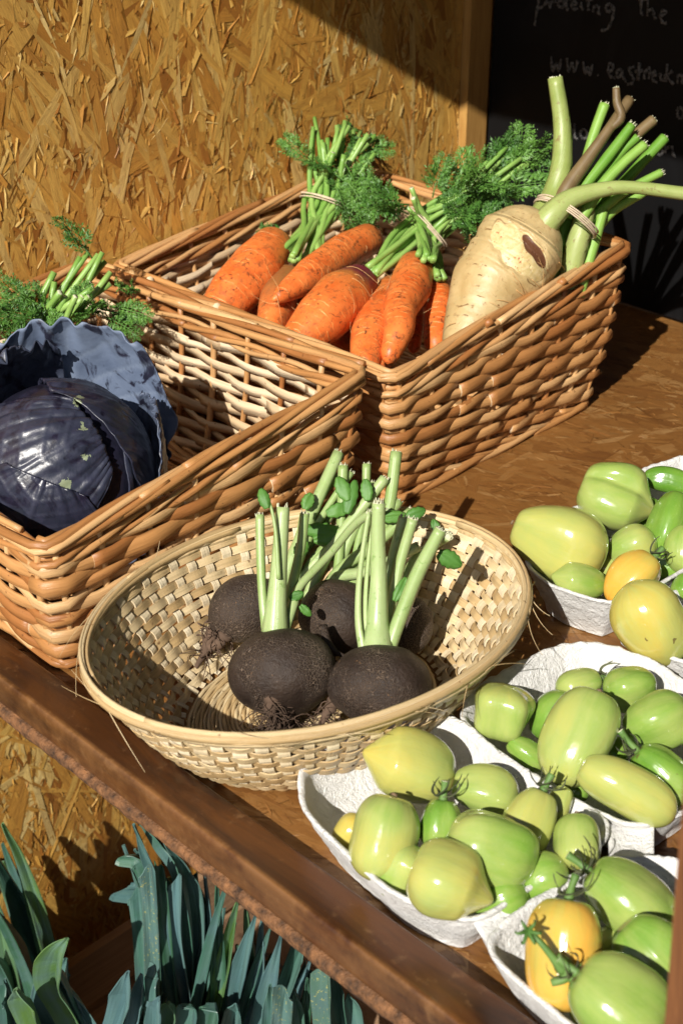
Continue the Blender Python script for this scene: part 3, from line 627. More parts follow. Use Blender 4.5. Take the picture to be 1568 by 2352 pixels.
# --- bunch in the near basket, behind the cabbage
b3 = thing('carrot_bunch', 'bunch of carrots with leafy tops behind the dark cabbage in the near basket', 'carrots', P(0, 860, .05), 'bunched carrots')
carrot(b3, [(2, 905, .10), (-30, 950, .09), (-80, 1020, .07)], [36, 44, 34], .6, 21, .04, 0)
carrot(b3, [(-50, 890, .10), (-90, 950, .09), (-120, 1020, .07)], [40, 44, 34], .6, 22, .04, 0)
d3 = dep(90, 790, .135)
K3 = [D(-15, 890, d3-.06), D(-5, 870, d3-.06), D(-25, 905, d3-.06), D(-50, 880, d3-.05), D(5, 900, d3-.06)]
bunch_greens(b3, K3, (D(88, 782, d3), D(180, 690, d3)-D(20, 850, d3)), PD([(125, 625, d3), (185, 590, d3), (226, 584, d3), (242, 600, d3+.02), (150, 680, d3-.03), (172, 690, d3-.03), (205, 680, d3-.03), (255, 625, d3), (210, 650, d3-.02), (190, 680, d3-.03), (165, 640, d3+.01), (240, 690, d3-.01)]), .022,
    [(D(120, 690, d3-.02), (-.5, -.2, .1), 8, .012), (D(60, 700, d3-.01), (-1, -.1, 0), 5, .008), (D(120, 740, d3-.02), (-.3, -.4, -.3), 9, .010), (D(210, 700, d3-.02), (.5, -.2, .1), 10, .012), (D(250, 720, d3-.01), (.5, 0, -.5), 6, .009), (D(160, 760, d3-.02), (0, -.2, -.7), 6, .012), (D(205, 590, d3), (0, 0, 1), 2, .004)], 33, 20, .0030, (.03, .055))
# ================================================================ PARSNIP
def m_parsnip():
    s = NM('parsnip_skin'); uv = s.sep(s.attr('uvw')); sc_ = s.attr('rnd'); p = s.obj()
    a = s.noise(p, 30, 4, .6, .4); b = s.noise(p, 150, 4, .65, .8)
    c = s.mix(s.ramp(a, (.3, 0.), (.7, 1.)), (.42, .29, .12), (.61, .47, .24))
    c = s.mix(s.ramp(s.noise(p, 18, 3, .6, .5, (3., 1., 2.)), (.5, 0.), (.7, .45)), c, (.38, .30, .14))
    ln = s.math('SINE', s.math('ADD', s.math('MULTIPLY', uv[0], 620), s.math('MULTIPLY', a, 12)))
    m = s.math('MULTIPLY', s.ramp(ln, (.86, 0.), (.99, 1.)), s.ramp(s.noise(p, 55, 3, .6, .6), (.54, 0.), (.62, 1.)))
    c = s.mix(m, c, (.20, .11, .035))
    c = s.mix(s.ramp(b, (.58, 0.), (.70, .7)), c, (.24, .13, .045))
    pale = s.math('MULTIPLY', s.ramp(sc_, (.28, 0.), (.34, 1.)), 1.); c = s.mix(pale, c, s.mix(s.ramp(b, (.4, 0.), (.6, 1.)), (.55, .42, .18), (.66, .53, .28)))
    red = s.math('MULTIPLY', s.ramp(s.noise(p, 330, 2, .6), (.58, 0.), (.66, 1.)), s.math('MULTIPLY', pale, s.ramp(s.noise(p, 60, 2, .5), (.45, 0.), (.6, 1.))))
    c = s.mix(red, c, (.35, .07, .02)); c = s.mix(s.ramp(sc_, (.62, 0.), (.72, 1.)), c, s.mix(b, (.16, .07, .03), (.09, .03, .015)))
    rim_ = s.math('MULTIPLY', s.ramp(sc_, (.22, 0.), (.27, 1.)), s.ramp(sc_, (.29, 1.), (.33, 0.))); c = s.mix(s.math('MULTIPLY', rim_, s.ramp(a, (.45, 0.), (.6, .8))), c, (.22, .12, .05))
    return s.out(c, .45, s.bump(s.math('ADD', s.math('MULTIPLY', m, -2.), s.math('ADD', b, s.math('MULTIPLY', ln, .2))), .45, .0009), Subsurface_Weight=.1, Subsurface_Radius=(.005, .003, .002), Subsurface_Scale=.6)
M['parsnip'] = m_parsnip()
pr = thing('parsnip_bunch', 'large cream parsnip with a brown scar and thick cut stalks in the back basket', 'parsnip', P(1150, 600, .05))
dP = dep(1190, 570, .205)
pc = PD([(1228, 515, dP), (1200, 558, dP), (1165, 610, dP-.005), (1128, 660, dP-.01), (1098, 720, dP-.02), (1066, 795, dP-.03)])
pm = MB(); root(pm, pc, [x*dP/FPX for x in (74, 103, 105, 93, 75, 54)], 0., n=120, k=130, lump=.055, crease=.02, seed=61, topr=.75)
# scar masks on the skin (a real patch of the root's own surface)
Vv = np.concatenate(pm.v); rel = Vv-CAMP; zc = rel@CF; X = 784+FPX*(rel@CR)/zc; Y = 1176-FPX*(rel@CU)/zc; front = zc < dP-.005
def patch(cx, cy, a, b, ang): 
    dx, dy = X-cx, Y-cy; c, s = cos(ang), sin(ang); return np.sqrt(((dx*c+dy*s)/a)**2+((-dx*s+dy*c)/b)**2)
nzp = SN(3, .09, 12); w_ = .26*nzp(np.stack([X, Y, 0*X], 1))
m1 = np.clip(1.15-patch(1194, 578, 92, 42, rad(45))-.5*w_, 0, 1); m2 = np.clip(1.30-patch(1227, 574, 46, 12, rad(56))-.8*w_, 0, 1)
mask = np.where(front, np.clip(m1*1.6, 0, .5)+.5*np.clip(m2*2., 0, 1), 0); pm.r = [mask]; pm.v = [Vv+(np.clip(mask*4, 0, 1)[:, None]*.0022+np.clip(mask*2-1, 0, 1)[:, None]*.0015)*CF]
pb_ = pm.build('parsnip_root', M['parsnip'], pr)
hh = MB(); hairs(hh, pc, [x*dP/FPX for x in (86, 107, 108, 96, 78, 56)], 26, 9, (.012, .04), .0004); hh.build('root_hairs', M['haircar'], pb_)['kind'] = 'stuff'
def pst(px, rp, mat, seed, rag=.003, r=None, ridge=.10):
    m = MB(); pts = [D(x, y, dP+dd) for x, y, dd in px]; stalk(m, pts, [q*dP/FPX for q in rp], r=r, seed=seed, n=30, k=22, ridge=ridge, rag=rag)
    return m.build('stalk', [M[mat], M['stalkcut']], pr)
pst([(1215, 545, .0), (1240, 505, 0), (1268, 450, .01), (1288, 385, .01), (1290, 290, .01), (1274, 178, .0)], [34, 30, 24, 23, 19, 16], 'pstalk', 1, .002, .3)
pst([(1225, 560, -.01), (1262, 500, -.02), (1310, 458, -.02), (1380, 436, -.02), (1450, 430, -.02), (1568, 444, -.02), (1650, 452, -.02)], [30, 29, 22, 16, 13, 14, 14], 'pstalk', 2, 0, .7)
pst([(1270, 500, .0), (1300, 435, .0), (1345, 370, 0), (1395, 300, .0), (1445, 228, .01)], [16, 17, 14, 11, 12], 'pstalkb', 3, .003, .3)
pst([(1310, 470, .03), (1340, 380, .03), (1362, 310, .03), (1388, 240, .03)], [10, 10, 11, 12], 'pstalk2', 4, .003, .9)
pst([(1395, 300, .0), (1424, 270, .0), (1416, 235, .0), (1414, 203, 0)], [8, 11, 9, 8], 'pstalkb', 5, .003, .2)
pst([(1300, 500, .01), (1340, 430, .01), (1395, 360, .01), (1450, 287, .01)], [12, 12, 12, 10], 'pstalk2', 6, .004, .2)
pst([(1320, 500, .02), (1370, 420, .02), (1425, 350, .02), (1462, 315, .02)], [12, 11, 10, 10], 'pstalk2', 7, .003, .1)
pst([(1330, 510, .0), (1380, 430, .0), (1430, 375, .0), (1480, 332, .0)], [12, 12, 11, 11], 'pstalk2', 8, .004, .9)
pst([(1340, 500, .04), (1420, 430, .04), (1480, 365, .04), (1526, 316, .04)], [12, 12, 12, 12], 'pstalk2', 9, .002, .15)
pst([(1350, 510, .02), (1420, 450, .02), (1470, 420, .02), (1518, 396, .02)], [11, 10, 9, 9], 'pstalk2', 10, .004, .8)
pst([(1350, 470, .03), (1420, 360, .03), (1460, 310, .03), (1500, 275, .03)], [10, 11, 12, 12], 'pstalkb', 11, .002, .6)
pst([(1345, 480, .01), (1330, 540, .01), (1310, 620, .02), (1295, 690, .03)], [20, 24, 25, 22], 'pstalk', 12, 0, .9)
pst([(1385, 480, .02), (1365, 550, .02), (1345, 620, .02), (1330, 680, .03)], [11, 13, 12, 11], 'pstalk2', 13, 0, .95)
pst([(1320, 470, .03), (1290, 530, .03), (1278, 600, .03), (1270, 660, .03)], [20, 24, 22, 20], 'pstalk2', 14, 0, .0)
pst([(1480, 440, .03), (1400, 490, .03), (1350, 560, .03), (1320, 640, .03)], [10, 11, 12, 12], 'pstalk2', 15, 0, .9)
rbm = MB(); ringband(rbm, D(1300, 498, dP+.005), nrm(D(1370, 545, dP)-D(1235, 455, dP)), CF, 80*dP/FPX, .034, 4, .0012, 4); rbm.build('rubber_band', M['band'], pr)

# ================================================================ RED CABBAGE
def m_cab():
    s = NM('waxy_dark_cabbage_leaf'); uv = s.sep(s.attr('uvw')); r = s.attr('rnd'); p = s.obj()
    a = s.noise(p, 22, 5, .6, .8); b = s.noise(p, 90, 4, .65)
    e = s.math('ADD', uv[0], s.math('MULTIPLY', s.math('SUBTRACT', a, .5), 1.1))      # 1 at the frilled margin
    dark = s.mix(s.ramp(b, (.35, 0.), (.7, 1.)), (.006, .005, .012), (.018, .015, .034))
    bloom = s.mix(s.ramp(a, (.3, 0.), (.7, 1.)), (.085, .115, .185), (.16, .205, .30))
    f = s.math('MULTIPLY', r, s.ramp(s.math('ADD', s.math('MULTIPLY', e, 1.), s.math('MULTIPLY', b, .25)), (1.02, 1.), (1.14, .06)))
    pt = s.ramp(s.noise(p, 34, 4, .6, 1.2, (5., 2., 1.)), (.38, .08), (.46, 1.)); f = s.math('MULTIPLY', f, pt)
    c = s.mix(f, dark, bloom)
    c = s.mix(s.math('MULTIPLY', uv[2], .45), c, s.mix(r, (.03, .026, .05), (.28, .34, .44)))
    for (x, y, rr_) in CAB_SPOTS:
        pp = spot_pt(x, y); q = s.n('ShaderNodeVectorMath', operation='DISTANCE'); s.L.new(s.pos(), q.inputs[0]); q.inputs[1].default_value = tuple(pp)
        dd = s.math('ADD', q.outputs['Value'], s.math('MULTIPLY', s.math('SUBTRACT', s.noise(s.pos(), 150, 3, .7, .6), .5), .016))
        c = s.mix(s.math('MULTIPLY', s.math('LESS_THAN', dd, rr_), s.math('LESS_THAN', r, .45)), c, s.mix(b, (.15, .19, .11), (.30, .33, .20)))
    return s.out(c, s.math('ADD', .33, s.math('MULTIPLY', f, .3)), s.bump(s.math('ADD', b, s.math('MULTIPLY', a, 2.)), .35, .0012), Coat_Weight=.12, Coat_Roughness=.25, Specular_IOR_Level=.5)
CC = P(140, 1085, .100); CRr = .083
def spot_pt(x, y):
    d = ray(x, y); oc = CAMP-CC; b = oc@d; R = CRr*1.02; disc = b*b-(oc@oc-R*R)
    return CAMP+d*(-b-math.sqrt(max(disc, 0)))
CAB_SPOTS = [(181, 912, .0032), (177, 928, .0030), (190, 990, .0044), (152, 1112, .0042), (198, 1050, .0028)]
M['cab'] = m_cab()
cab = thing('red_cabbage', 'dark purple cabbage with a big blue grey frilled outer leaf in the near basket', 'cabbage', P(140, 1085, .012))
def cab_leaf(name, base_d, tip_d, R0, span, width, open_, ruf, bloomr, seed, a0=0., par=None, s0=0., n=70, k=90, rufe=.78):
    """leaf wrapped over a sphere from direction base_d towards tip_d; open_ lifts the far end outward"""
    nz = SN(seed, 1., 9); b = nrm(base_d); t = nrm(np.array(tip_d)-b*(np.array(tip_d)@b)); w = np.cross(b, t); V = []; T = []
    for i in range(n):
        s = i/(n-1); row = []; tr = []
        ws = width*(math.sin(pi*min(1, .10+.80*s)**.85))**.6
        for j in range(k):
            q = -1+2*j/(k-1); al = s*span; la = q*ws
            ee = max(s**3, abs(q)**3.2 if s > .12 else 0)
            mar = max(s, abs(q)) 
            fr = ruf*max(0, (mar-rufe)/(1-rufe))**1.3
            phs = (s*18 if abs(q) > s else q*16)
            R = R0*(1+open_*s**2.1+.10*open_*abs(q)**3)
            R += fr*(sin(phs*1.0+6*nz((q*2, s*2, 1)))*.35+.6*nz((q*9, s*9, 2))+.5*nz((q*26, s*26, 4)))
            R += .0016*nz((q*3, s*3, 3))+.0011*nz((q*14, s*14, 7))*(.3+mar)+.0006*nz((q*34, s*34, 8))
            v = math.exp(-(q/.028)**2)*(1-s*.6); u = (s*7.5-abs(q)*3.2*(1-.4*s)); fu = abs(u-round(u)); v2 = math.exp(-(fu/.055)**2)*(1-.5*abs(q))*(abs(q) > .02)
            R += .0022*v+.0011*v2
            d = nrm((b*cos(al)+t*sin(al))*cos(la)+w*sin(la))
            row.append(CC+d*R); tr.append((mar, q, max(v, v2*.8)))
        V.append(row); T.append(tr)
    m = MB(); grid(m, V, t=np.array(T), r=bloomr); o = m.build(name, M['cab'], par or cab)
    md = o.modifiers.new('solid', 'SOLIDIFY'); md.thickness = .0011; md.offset = -1
    return o
tocam = nrm(CAMP-CC); rt = np.cross(EZ, tocam); rt = nrm(rt); up_ = np.cross(tocam, rt)
def dirc(x, y, f): return nrm(rt*x+up_*y+tocam*f)
core = MB(); th = np.linspace(0, pi, 40); ph = np.linspace(0, 2*pi, 60)
grid(core, [[CC+.080*np.array([sin(a)*cos(b), sin(a)*sin(b), cos(a)]) for b in ph] for a in th], r=.05, t=np.zeros((40, 60, 3))); core.build('cabbage_head', M['cab'], cab)
cab_leaf('head_leaf', dirc(.4, -.9, -.3), dirc(.5, .9, .3), .0815, 2.3, .85, 0., .002, .16, 1)
cab_leaf('head_leaf', dirc(.85, -.5, -.2), dirc(-.3, 1., .2), .083, 2.2, .95, .0, .002, .10, 2)
cab_leaf('head_leaf', dirc(-.95, -.35, .2), dirc(.9, .5, .55), .0845, 1.9, .95, .01, .002, .12, 3)
cab_leaf('head_leaf', dirc(-.5, -.85, .3), dirc(.1, .4, .9), .086, 1.15, .9, .02, .002, .10, 4)
cab_leaf('outer_leaf', dirc(.10, -.55, -.9), dirc(.12, 1, -.2), .090, 1.95, 1.15, .50, .008, 1., 5)
cab_leaf('outer_leaf', dirc(-.6, -.3, -.8), dirc(-.2, 1, .0), .089, 1.75, .8, .30, .008, .25, 6)
cab_leaf('outer_leaf', dirc(-.35, -.95, -.5), dirc(-.45, -.5, 1), .092, 1.15, 1.2, .30, .007, 1., 7)
cab_leaf('outer_leaf', dirc(.8, -.7, -.4), dirc(.8, .5, .1), .090, 1.35, .7, .14, .004, .6, 8)

# ================================================================ BLACK RADISHES
def m_rad():
    s = NM('black_radish_skin'); p = s.obj(); a = s.noise(p, 30, 4, .6, .6, rvec(s)); q = s.n('ShaderNodeVectorMath', operation='ADD')
    d = s.n('ShaderNodeTexNoise'); d.inputs['Scale'].default_value = 60; s.L.new(p, d.inputs['Vector']); m_ = s.n('ShaderNodeVectorMath', operation='SCALE'); s.L.new(d.outputs['Color'], m_.inputs[0]); m_.inputs['Scale'].default_value = .012
    s.L.new(p, q.inputs[0]); s.L.new(m_.outputs[0], q.inputs[1]); e = s.vor(q.outputs[0], 480, 'DISTANCE_TO_EDGE')
    crk = s.math('MULTIPLY', s.ramp(e, (.0, 1.), (.09, 0.)), s.ramp(s.noise(p, 22, 2, .5, 0, rvec(s, 9)), (.42, 0.), (.58, 1.)))
    c = s.mix(s.ramp(a, (.3, 0.), (.75, 1.)), (.018, .011, .008), (.052, .034, .024)); c = s.mix(s.math('MULTIPLY', crk, .9), c, (.25, .18, .125))
    c = s.mix(s.ramp(s.noise(p, 120, 3, .6, 1.), (.68, 0.), (.74, .7)), c, (.30, .16, .07))
    return s.out(c, .55, s.bump(s.math('ADD', s.math('SUBTRACT', s.math('MULTIPLY', a, 2.), crk), s.math('MULTIPLY', s.noise(p, 300, 4, .7), 1.6)), .7, .0013), Specular_IOR_Level=.35)
M['radish'] = m_rad()
M['mud'] = m_plain('dry_root_hair', (.09, .055, .035), .9, .5)
def radish(cx, cy, z, rx, ry, axis, label, seed, tail=1, up=None):
    c = P(cx, cy, z); f = pxm(c); t = thing('black_radish', label, 'radish', c-EZ*ry*f, 'black radishes in the bamboo bowl')
    A = nrm(axis); X = nrm(np.cross(A, CF)); Yv = np.cross(A, X); nz = SN(seed, 1.); m = MB(); V = []
    n, k = 70, 96; rx *= f; ry *= f
    for i in range(n):
        a = pi*i/(n-1); row = []
        for j in range(k):
            b = 2*pi*j/k; d = X*sin(a)*cos(b)+Yv*sin(a)*sin(b); s = 1+.045*nz(d*1.6+A*cos(a)*1.6)+.012*nz(d*5+A*cos(a)*5)
            h = cos(a); hh_ = h*(1-.10*max(0, h)**6) if h > 0 else h*(1+.10*(-h)**8)
            row.append(c+(d*rx*(1-.05*h)+A*ry*hh_)*s)
        V.append(row)
    grid(m, V, close=True); o = m.build('bulb', M['radish'], t)
    if tail:
        rr = np.random.RandomState(seed); tm = MB(); b0 = c-A*ry*.98; dn = nrm(-A*.7+np.array([rr.normal()*.3, -.5, -.1]))
        tube(tm, smooth_path([b0+A*.006, b0-A*.006, b0-A*.012+dn*.012, b0-A*.014+dn*.032+X*.008], 14), np.linspace(.008, .0015, 14), k=9)
        for _ in range(int(36*tail)):
            p0 = b0-A*rr.uniform(-.010, .012)+(X*rr.normal()+Yv*rr.normal())*.006; dd = nrm(-A*.5+X*rr.normal()*1.+Yv*rr.normal()*.8); l = rr.uniform(.01, .035)
            g = X*rr.normal()*.006+Yv*rr.normal()*.006; tube(tm, [p0+dd*l*q+g*sin(q*4)-EZ*.3*l*q*q for q in np.linspace(0, 1, 7)], np.linspace(.0007, .0002, 7), k=4)
        tm.build('tap_root', M['mud'], t)
    return t, c
def rst(par, px, rp, seed, rag=.003, r=None, flat=1.):
    m = MB(); pts = [D(x, y, d) for x, y, d in px]; stalk(m, pts, [q*.88*px[0][2]/FPX for q in rp], r=r, seed=seed, n=26, k=18, ridge=.09, rag=rag, flat=flat); return m.build('stalk', [M['rstalk'], M['stalkcut']], par)
def rleaf(par, x, y, d, ang, L, w, seed, curl=.5):
    nz = SN(seed, 1.); e = CR*cos(ang)+CU*sin(ang); f = -CR*sin(ang)+CU*cos(ang); c = D(x, y, d); k = d/FPX; L *= k; w *= k; V = []
    for i in range(18):
        s = i/17; row = []
        for j in range(13):
            q = -1+j/6; ww = w*(sin(pi*min(1, .06+s*.92)))**.6*(1+.08*sin(s*26+q))
            row.append(c+e*L*s+f*ww*q-CF*(curl*w*(1-abs(q))*1.+.18*w*nz((s*4, q*3, 1))+.0015*abs(sin(q*2.2))-curl*L*.4*s*s))
        V.append(row)
    m = MB(); grid(m, V, r=.3+.5*random.random()); o = m.build('leaf', M['rleaf'], par); md = o.modifiers.new('s', 'SOLIDIFY'); md.thickness = .0005; return o
upv = nrm(EZ*.9-CF*.0+np.array([0, .15, 0]))
r3, c3 = radish(566, 1393, .046, 72, 86, nrm(EZ*.5+CR*.8+np.array([0, .4, 0])), 'black radish at the far left of the bowl, roots trailing left', 3, .8)
r4, c4 = radish(778, 1412, .048, 90, 88, nrm(EZ*.8+np.array([.3, .6, 0])), 'black radish in the middle behind the two front ones, with a curved tail root', 4, .3)
r5, c5 = radish(930, 1432, .044, 66, 74, nrm(EZ*.6+np.array([.2, .8, 0])), 'black radish in shadow at the back right of the bowl', 5, 0)
r1, c1 = radish(648, 1540, .050, 123, 103, nrm(EZ*.80+CR*-.08+np.array([0, .62, 0])), 'black radish at the front left with a muddy root and an upright stalk cluster', 1, 1.4)
r2, c2 = radish(872, 1568, .050, 116, 97, nrm(EZ*.8+CR*.05+np.array([0, .6, 0])), 'crackled black radish at the front right with tall pale stalks', 2, .7)
def rootclump(par, px, n, L, seed, spread=.012):
    rr = np.random.RandomState(seed); m = MB(); c = [D(*p) for p in px]
    tube(m, smooth_path(c, 16), np.linspace(.0062, .0012, 16)*(1+.15*np.sin(np.arange(16)*1.7)), k=9)
    pp = smooth_path(c, 30)
    for _ in range(n):
        i = rr.randint(0, 28); dd = nrm(rr.normal(size=3)*(1, 1, .5)+nrm(pp[i+1]-pp[i])*1.1); l = rr.uniform(*L); g = nrm(np.cross(dd, rr.normal(size=3)))*l*.3
        tube(m, [pp[i]+dd*l*q+g*sin(q*5+i) for q in np.linspace(0, 1, 9)], np.linspace(.0006, .00016, 9), k=4)
    m.build('root_hairs', M['mud'], par)['kind'] = 'stuff'
q1 = (c1-CAMP)@CF; q3 = (c3-CAMP)@CF
rootclump(r1, [(625, 1600, q1-.030), (622, 1632, q1-.030), (628, 1660, q1-.024), (612, 1685, q1-.018)], 90, (.008, .030), 5)
rootclump(r3, [(520, 1455, q3-.012), (500, 1480, q3-.01), (470, 1490, q3-.008), (430, 1500, q3-.006)], 46, (.015, .045), 6)
rootclump(r2, [(770, 1610, q1-.01), (750, 1640, q1-.015), (735, 1668, q1-.015)], 40, (.006, .024), 7)
tl = MB(); dT = dep(760, 1470, .05); tube(tl, smooth_path(PD([(740, 1440, dT-.012), (752, 1475, dT-.02), (775, 1500, dT-.022), (806, 1512, dT-.02)]), 16), np.linspace(.0045, .0012, 16), k=8); tl.build('tap_root', M['radish'], r4)
e1, e2_ = (c1-CAMP)@CF, (c2-CAMP)@CF
rst(r1, [(632, 1452, e1+.01), (636, 1380, e1+.01), (642, 1290, e1+.01), (650, 1165, e1+.01)], [34, 25, 20, 17], 1, .004, .8)
rst(r1, [(612, 1448, e1+.012), (604, 1380, e1+.014), (599, 1290, e1+.016), (597, 1182, e1+.018)], [13, 11, 11, 11], 2, .003, .3)
rst(r1, [(655, 1448, e1+.012), (672, 1390, e1+.02), (690, 1345, e1+.03), (760, 1270, e1+.05), (820, 1200, e1+.07), (880, 1165, e1+.08)], [12, 14, 11, 10, 11, 12], 3, .003, .7)
rst(r1, [(640, 1330, e1), (634, 1230, e1), (624, 1170, e1), (612, 1140, e1)], [6, 5, 4, 3], 4, 0, .4)
rst(r1, [(650, 1440, e1+.02), (665, 1370, e1+.03), (690, 1260, e1+.04), (700, 1180, e1+.04)], [11, 13, 12, 12], 5, .003, .3)
rst(r2, [(866, 1500, e2_+.012), (867, 1430, e2_+.016), (869, 1330, e2_+.015), (868, 1240, e2_+.01), (869, 1155, e2_+.005)], [42, 27, 21, 18, 16], 6, .004, .8)
rst(r2, [(832, 1495, e2_+.012), (822, 1420, e2_+.014), (826, 1320, e2_+.012), (847, 1175, e2_+.005)], [12, 11, 10, 8], 7, .003, .95, .7)
rst(r2, [(845, 1498, e2_+.016), (838, 1420, e2_+.018), (842, 1320, e2_+.016), (856, 1180, e2_+.01)], [10, 9, 8, 6], 8, .002, .9, .7)
rst(r2, [(892, 1495, e2_+.015), (918, 1420, e2_+.015), (958, 1320, e2_+.01), (1012, 1215, e2_+.0)], [17, 18, 18, 15], 9, .002, .4)
rst(r2, [(886, 1480, e2_+.03), (898, 1400, e2_+.035), (920, 1290, e2_+.035), (948, 1192, e2_+.03)], [12, 13, 13, 13], 10, .003, .6)
rst(r5, [(880, 1440, e2_+.05), (885, 1360, e2_+.055), (905, 1270, e2_+.06), (928, 1188, e2_+.06)], [13, 14, 14, 14], 11, .003, .7)
g3 = (c3-CAMP)@CF; g4 = (c4-CAMP)@CF
for i, (px, rp, r) in enumerate([
    ([(630, 1400, .03), (665, 1300, .05), (715, 1180, .07), (778, 1040, .10)], [15, 16, 16, 15], .6),
    ([(650, 1400, .03), (700, 1260, .05), (750, 1170, .07), (806, 1085, .08)], [9, 9, 9, 9], .3),
    ([(660, 1400, .04), (720, 1290, .06), (800, 1220, .08), (885, 1180, .09)], [13, 15, 16, 15], .4),
    ([(680, 1380, .06), (660, 1300, .06), (688, 1240, .06), (700, 1180, .06)], [10, 12, 13, 13], .2),
    ([(640, 1390, .05), (680, 1290, .07), (740, 1210, .09), (790, 1130, .10)], [12, 13, 12, 11], .35),
    ([(660, 1380, .06), (730, 1300, .08), (790, 1230, .09), (860, 1140, .10)], [12, 13, 12, 12], .5),
    ([(650, 1370, .07), (690, 1240, .09), (730, 1150, .10), (770, 1090, .11)], [11, 12, 12, 12], .15),
    ([(640, 1420, .02), (660, 1380, .03), (690, 1330, .045), (760, 1250, .05)], [9, 10, 10, 9], .8)]):
    rst(r3, [(x, y, g3+d*.45) for x, y, d in px], rp, 20+i, .003, r)
for i, (px, rp, r) in enumerate([
    ([(720, 1400, .04), (770, 1330, .04), (850, 1310, .05), (960, 1255, .07)], [17, 15, 14, 13], .95),
    ([(790, 1360, .05), (850, 1290, .07), (890, 1180, .09), (910, 1038, .10)], [13, 14, 15, 15], .3),
    ([(770, 1360, .06), (780, 1260, .08), (785, 1160, .10), (788, 1070, .11)], [12, 12, 12, 13], .2),
    ([(800, 1360, .07), (820, 1260, .09), (838, 1160, .11), (842, 1066, .12)], [10, 10, 10, 11], .2),
    ([(700, 1380, .05), (760, 1260, .07), (820, 1180, .08), (884, 1098, .08)], [13, 14, 14, 13], .8),
    ([(740, 1390, .06), (800, 1310, .08), (860, 1230, .09), (915, 1150, .10)], [13, 14, 13, 13], .3),
    ([(760, 1380, .07), (790, 1270, .09), (830, 1180, .10), (860, 1110, .11)], [12, 13, 12, 11], .6),
    ([(740, 1370, .07), (820, 1290, .08), (880, 1230, .09), (935, 1200, .09)], [11, 12, 12, 11], .45),
    ([(720, 1390, .05), (780, 1310, .06), (860, 1250, .07), (945, 1175, .08)], [14, 15, 15, 14], .4)]):
    rst(r4, [(x, y, g4+d*.42) for x, y, d in px], rp, 30+i, .003, r)
rst(r5, [(900, 1400, g4+.02), (950, 1290, g4+.04), (990, 1255, g4+.05), (1030, 1230, g4+.02)], [12, 13, 13, 13], 44, .003, .5)
for par, x, y, d, ang, L, w, sd in ((r1, 614, 1168, e1, 1.9, 48, 13, 1), (r3, 700, 1215, g3+.015, -.15, 95, 20, 2), (r3, 680, 1275, g3+.01, .9, 40, 16, 3), (r4, 795, 1180, g4+.025, 1.3, 80, 15, 4), (r4, 845, 1150, g4+.025, 1.7, 50, 14, 5),
    (r2, 1005, 1270, e2_+.02, -.5, 62, 20, 6), (r2, 905, 1380, e2_+.02, 1.1, 60, 11, 7), (r5, 1005, 1225, g4+.04, 1.9, 34, 10, 8), (r4, 930, 1190, g4+.02, .4, 50, 14, 9), (r1, 665, 1375, e1+.02, .4, 34, 11, 10), (r1, 690, 1390, e1+.01, -.8, 34, 9, 11), (r3, 750, 1180, g3+.02, .3, 60, 16, 12), (r3, 700, 1170, g3+.02, 1.2, 40, 14, 13), (r4, 720, 1240, g4+.03, .2, 80, 19, 14), (r4, 800, 1150, g4+.025, 2.0, 60, 17, 15), (r4, 870, 1190, g4+.02, .1, 64, 14, 16), (r3, 735, 1255, g3+.04, -.6, 50, 15, 17)):
    rleaf(par, x, y, d, ang, L, w, sd)
